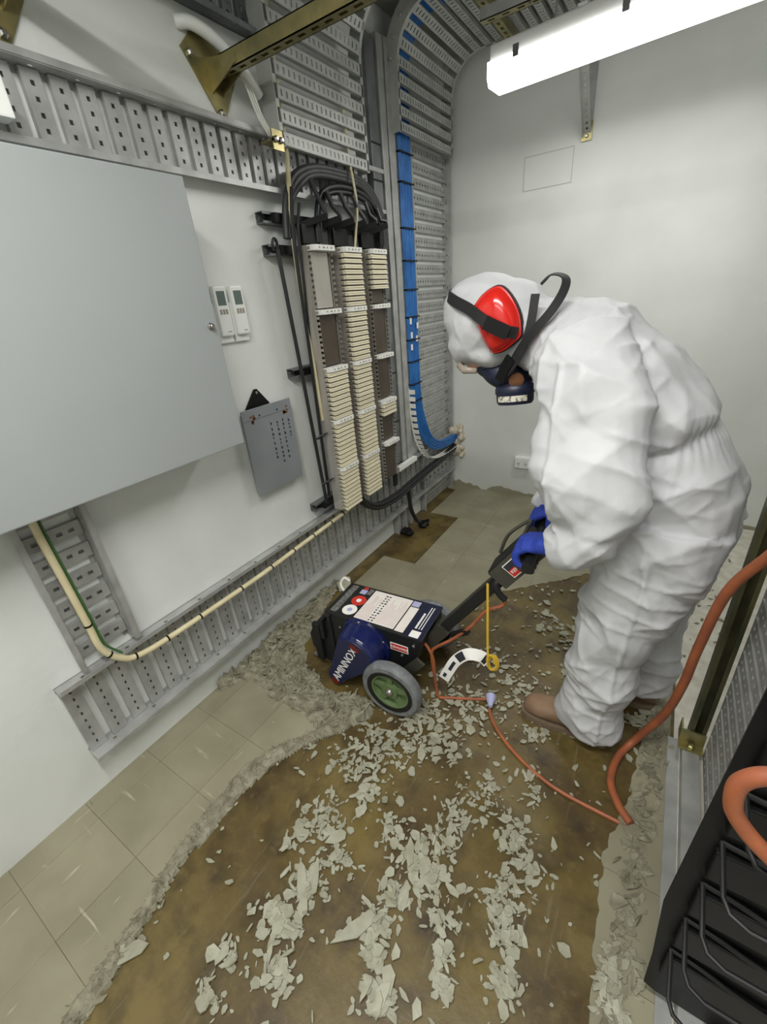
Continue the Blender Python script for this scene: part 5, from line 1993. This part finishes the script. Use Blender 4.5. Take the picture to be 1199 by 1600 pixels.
# head band of the ear defenders: from the far side over the forehead to the near cup
ribbon([(1.112, yo - 0.128, 1.394), (1.085, yo - 0.152, 1.405), (1.03, yo - 0.153, 1.432), (0.98, yo - 0.128, 1.46), (0.925, yo - 0.098, 1.482), (0.885, yo - 0.055, 1.497), (0.868, yo, 1.502),
        (0.885, yo + 0.055, 1.497), (0.95, yo + 0.10, 1.475), (1.03, yo + 0.153, 1.432)],
       [(0.5, -1, 0), (0.1, -1, 0), (-0.1, -1, 0.0), (-0.5, -1, 0.1), (-0.7, -1, 0.2), (-1, -0.6, 0.3), (-1, 0, 0.3), (-1, 0.6, 0.3), (-0.5, 1, 0.1), (0, 1, 0)], 0.03, 0.004).build('head_band', 'strap_black', pw)
ribbon([(1.10, yo - 0.160, 1.398), (1.06, yo - 0.161, 1.416), (1.035, yo - 0.160, 1.428)], [(0, -1, 0)] * 3, 0.036, 0.005).build('buckle', 'black_plastic', pw)
# respirator straps behind the neck
ribbon([(1.078, yo - 0.092, 1.285), (1.118, yo - 0.115, 1.335), (1.14, yo - 0.125, 1.385), (1.148, yo - 0.122, 1.43), (1.150, yo - 0.11, 1.485)],
       [(-0.3, -1, -0.1), (-.2, -1, 0), (0, -1, 0.1), (0, -1, 0.2), (0.1, -0.9, 0.4)], 0.022, 0.003).build('neck_strap', 'strap_black', pw)
ribbon([(1.085, yo - 0.090, 1.295), (1.12, yo - 0.118, 1.35), (1.155, yo - 0.135, 1.395), (1.195, yo - 0.135, 1.44), (1.218, yo - 0.115, 1.485), (1.215, yo - 0.09, 1.515), (1.18, yo - 0.075, 1.525), (1.155, yo - 0.08, 1.505)],
       [(-0.2, -1, 0), (0, -1, 0.1), (0.1, -1, 0.1), (0.3, -1, 0.2), (0.6, -0.8, 0.3), (0.5, -0.4, 0.9), (0, -0.2, 1), (-.4, -.3, 0.8)], 0.022, 0.003).build('neck_strap', 'strap_black', pw)
ribbon([(1.055, yo - 0.08, 1.262), (1.075, yo - 0.095, 1.30), (1.095, yo - 0.108, 1.33)], [(-0.2, -1, 0)] * 3, 0.03, 0.006).build('strap_buckle', 'black_plastic', pw)

# gloved hands closed on the grip bar
def to_world(p):
    c, s = math.cos(YAW), math.sin(YAW)
    return V((MO.x + p[0] * c - p[1] * s, MO.y + p[0] * s + p[1] * c, MO.z + p[2]))


def glove(yl, inner, wrist):
    """yl: local y of the hand centre along the grip bar; inner: +1/-1 side of the thumb"""
    B = to_world((GB.x, yl, GB.z))
    ydir = (to_world((GB.x, yl + 1, GB.z)) - B)
    g = MB()
    wr = V(wrist)
    pc_ = B + V((0.012, 0, 0.036))
    # back of the hand
    k_ = B + V((-0.022, 0, 0.034))
    limb(g, [(wr, ydir, 0.033, 0.03), ((wr + pc_) / 2 + V((0, 0, 0.004)), ydir, 0.040, 0.025), (pc_, ydir, 0.045, 0.020), (k_, ydir, 0.043, 0.015)], 18)
    for i, (o_, ln_) in enumerate(((-0.033, 0.86), (-0.011, 0.97), (0.011, 1.0), (0.033, 0.92))):
        f = ydir * (o_ * inner)
        pts = [k_ + f + V((0.012, 0, 0.0)), B + f + V((-0.034, 0, 0.016 * ln_)), B + f + V((-0.030, 0, -0.018 * ln_)), B + f + V((-0.008, 0, -0.030)), B + f + V((0.014 * ln_, 0, -0.027))]
        g.tube(catmull(pts, 4), [0.0115] * 9 + [0.0108] * 4 + [0.0102] * 3 + [0.008], 10)
    th = [wr * 0.35 + pc_ * 0.65 + ydir * (0.035 * inner), B + ydir * (0.052 * inner) + V((0.018, 0, 0.016)), B + ydir * (0.05 * inner) + V((0.012, 0, -0.016)), B + ydir * (0.042 * inner) + V((-0.004, 0, -0.032))]
    g.tube(catmull(th, 5), [0.014] * 8 + [0.012] * 7 + [0.009], 10)
    g.v = [B + (q - B) * 1.16 for q in g.v]
    m_ = remesh(g, 0.0035, 2)
    for p in m_.polygons:
        c = p.center
        d = (c - B)
        p.material_index = 1 if (p.normal.dot((B - c).normalized()) > 0.15 or d.z < -0.024) else 0
    m_.transform(Matrix.Translation(-WL[pw.name]))
    return link('glove', m_, ['glove_blue', 'glove_palm'], pw, True, 'blue work glove gripping the handle', wl=WL[pw.name])


glove(-0.095, 1, (1.285, 1.098, 0.848))
glove(0.125, -1, (1.232, 1.375, 0.862))


# boots
def boot(x_toe, y, x_heel, label):
    L_ = x_heel - x_toe
    b = MB()
    f = lambda u: x_toe + L_ * u
    secs = []
    for u, hw, zt in ((0.0, 0.012, 0.045), (0.03, 0.030, 0.062), (0.09, 0.043, 0.075), (0.20, 0.050, 0.083), (0.34, 0.050, 0.095), (0.48, 0.046, 0.118), (0.60, 0.043, 0.15), (0.72, 0.042, 0.17), (0.88, 0.041, 0.17), (0.97, 0.034, 0.165), (1.0, 0.018, 0.155)):
        n = 18
        ring = []
        for k in range(n):
            a = 2 * PI * k / n
            yy = math.copysign(abs(math.sin(a)) ** 0.75, math.sin(a)) * hw
            zz = 0.022 + (zt - 0.022) * (0.5 + 0.5 * math.copysign(abs(math.cos(a)) ** 0.8, math.cos(a)))
            ring.append(V((f(u), y + yy, zz)))
        secs.append(ring)
    b.rings(secs)
    bo = b.build('boot', 'boot_leather', pw, True, label=label)
    sole = [(0.0, 0.02), (0.02, 0.035), (0.08, 0.048), (0.22, 0.055), (0.36, 0.054), (0.5, 0.046), (0.62, 0.044), (0.85, 0.046), (0.97, 0.038), (1.005, 0.02)]
    pl = [(f(u) - 0.004, y - w_) for u, w_ in sole] + [(f(u) - 0.004, y + w_) for u, w_ in reversed(sole)]
    MB().prism(pl, (0, 0, 0.0015), XU, YU, ZU, 0.024).build('sole', 'boot_sole', bo)
    for u, z in ((0.40, 0.100), (0.47, 0.114), (0.54, 0.128)):
        MB().tube([(f(u), y - 0.026, z - 0.004), (f(u) + .004, y, z + 0.008), (f(u), y + 0.026, z - 0.004)], 0.0028, 6).build('lace', 'rust_brown', bo)


boot(1.215, 1.243, 1.525, 'scuffed tan leather work boot, near foot')
boot(1.345, 1.486, 1.65, 'tan leather work boot, far foot')
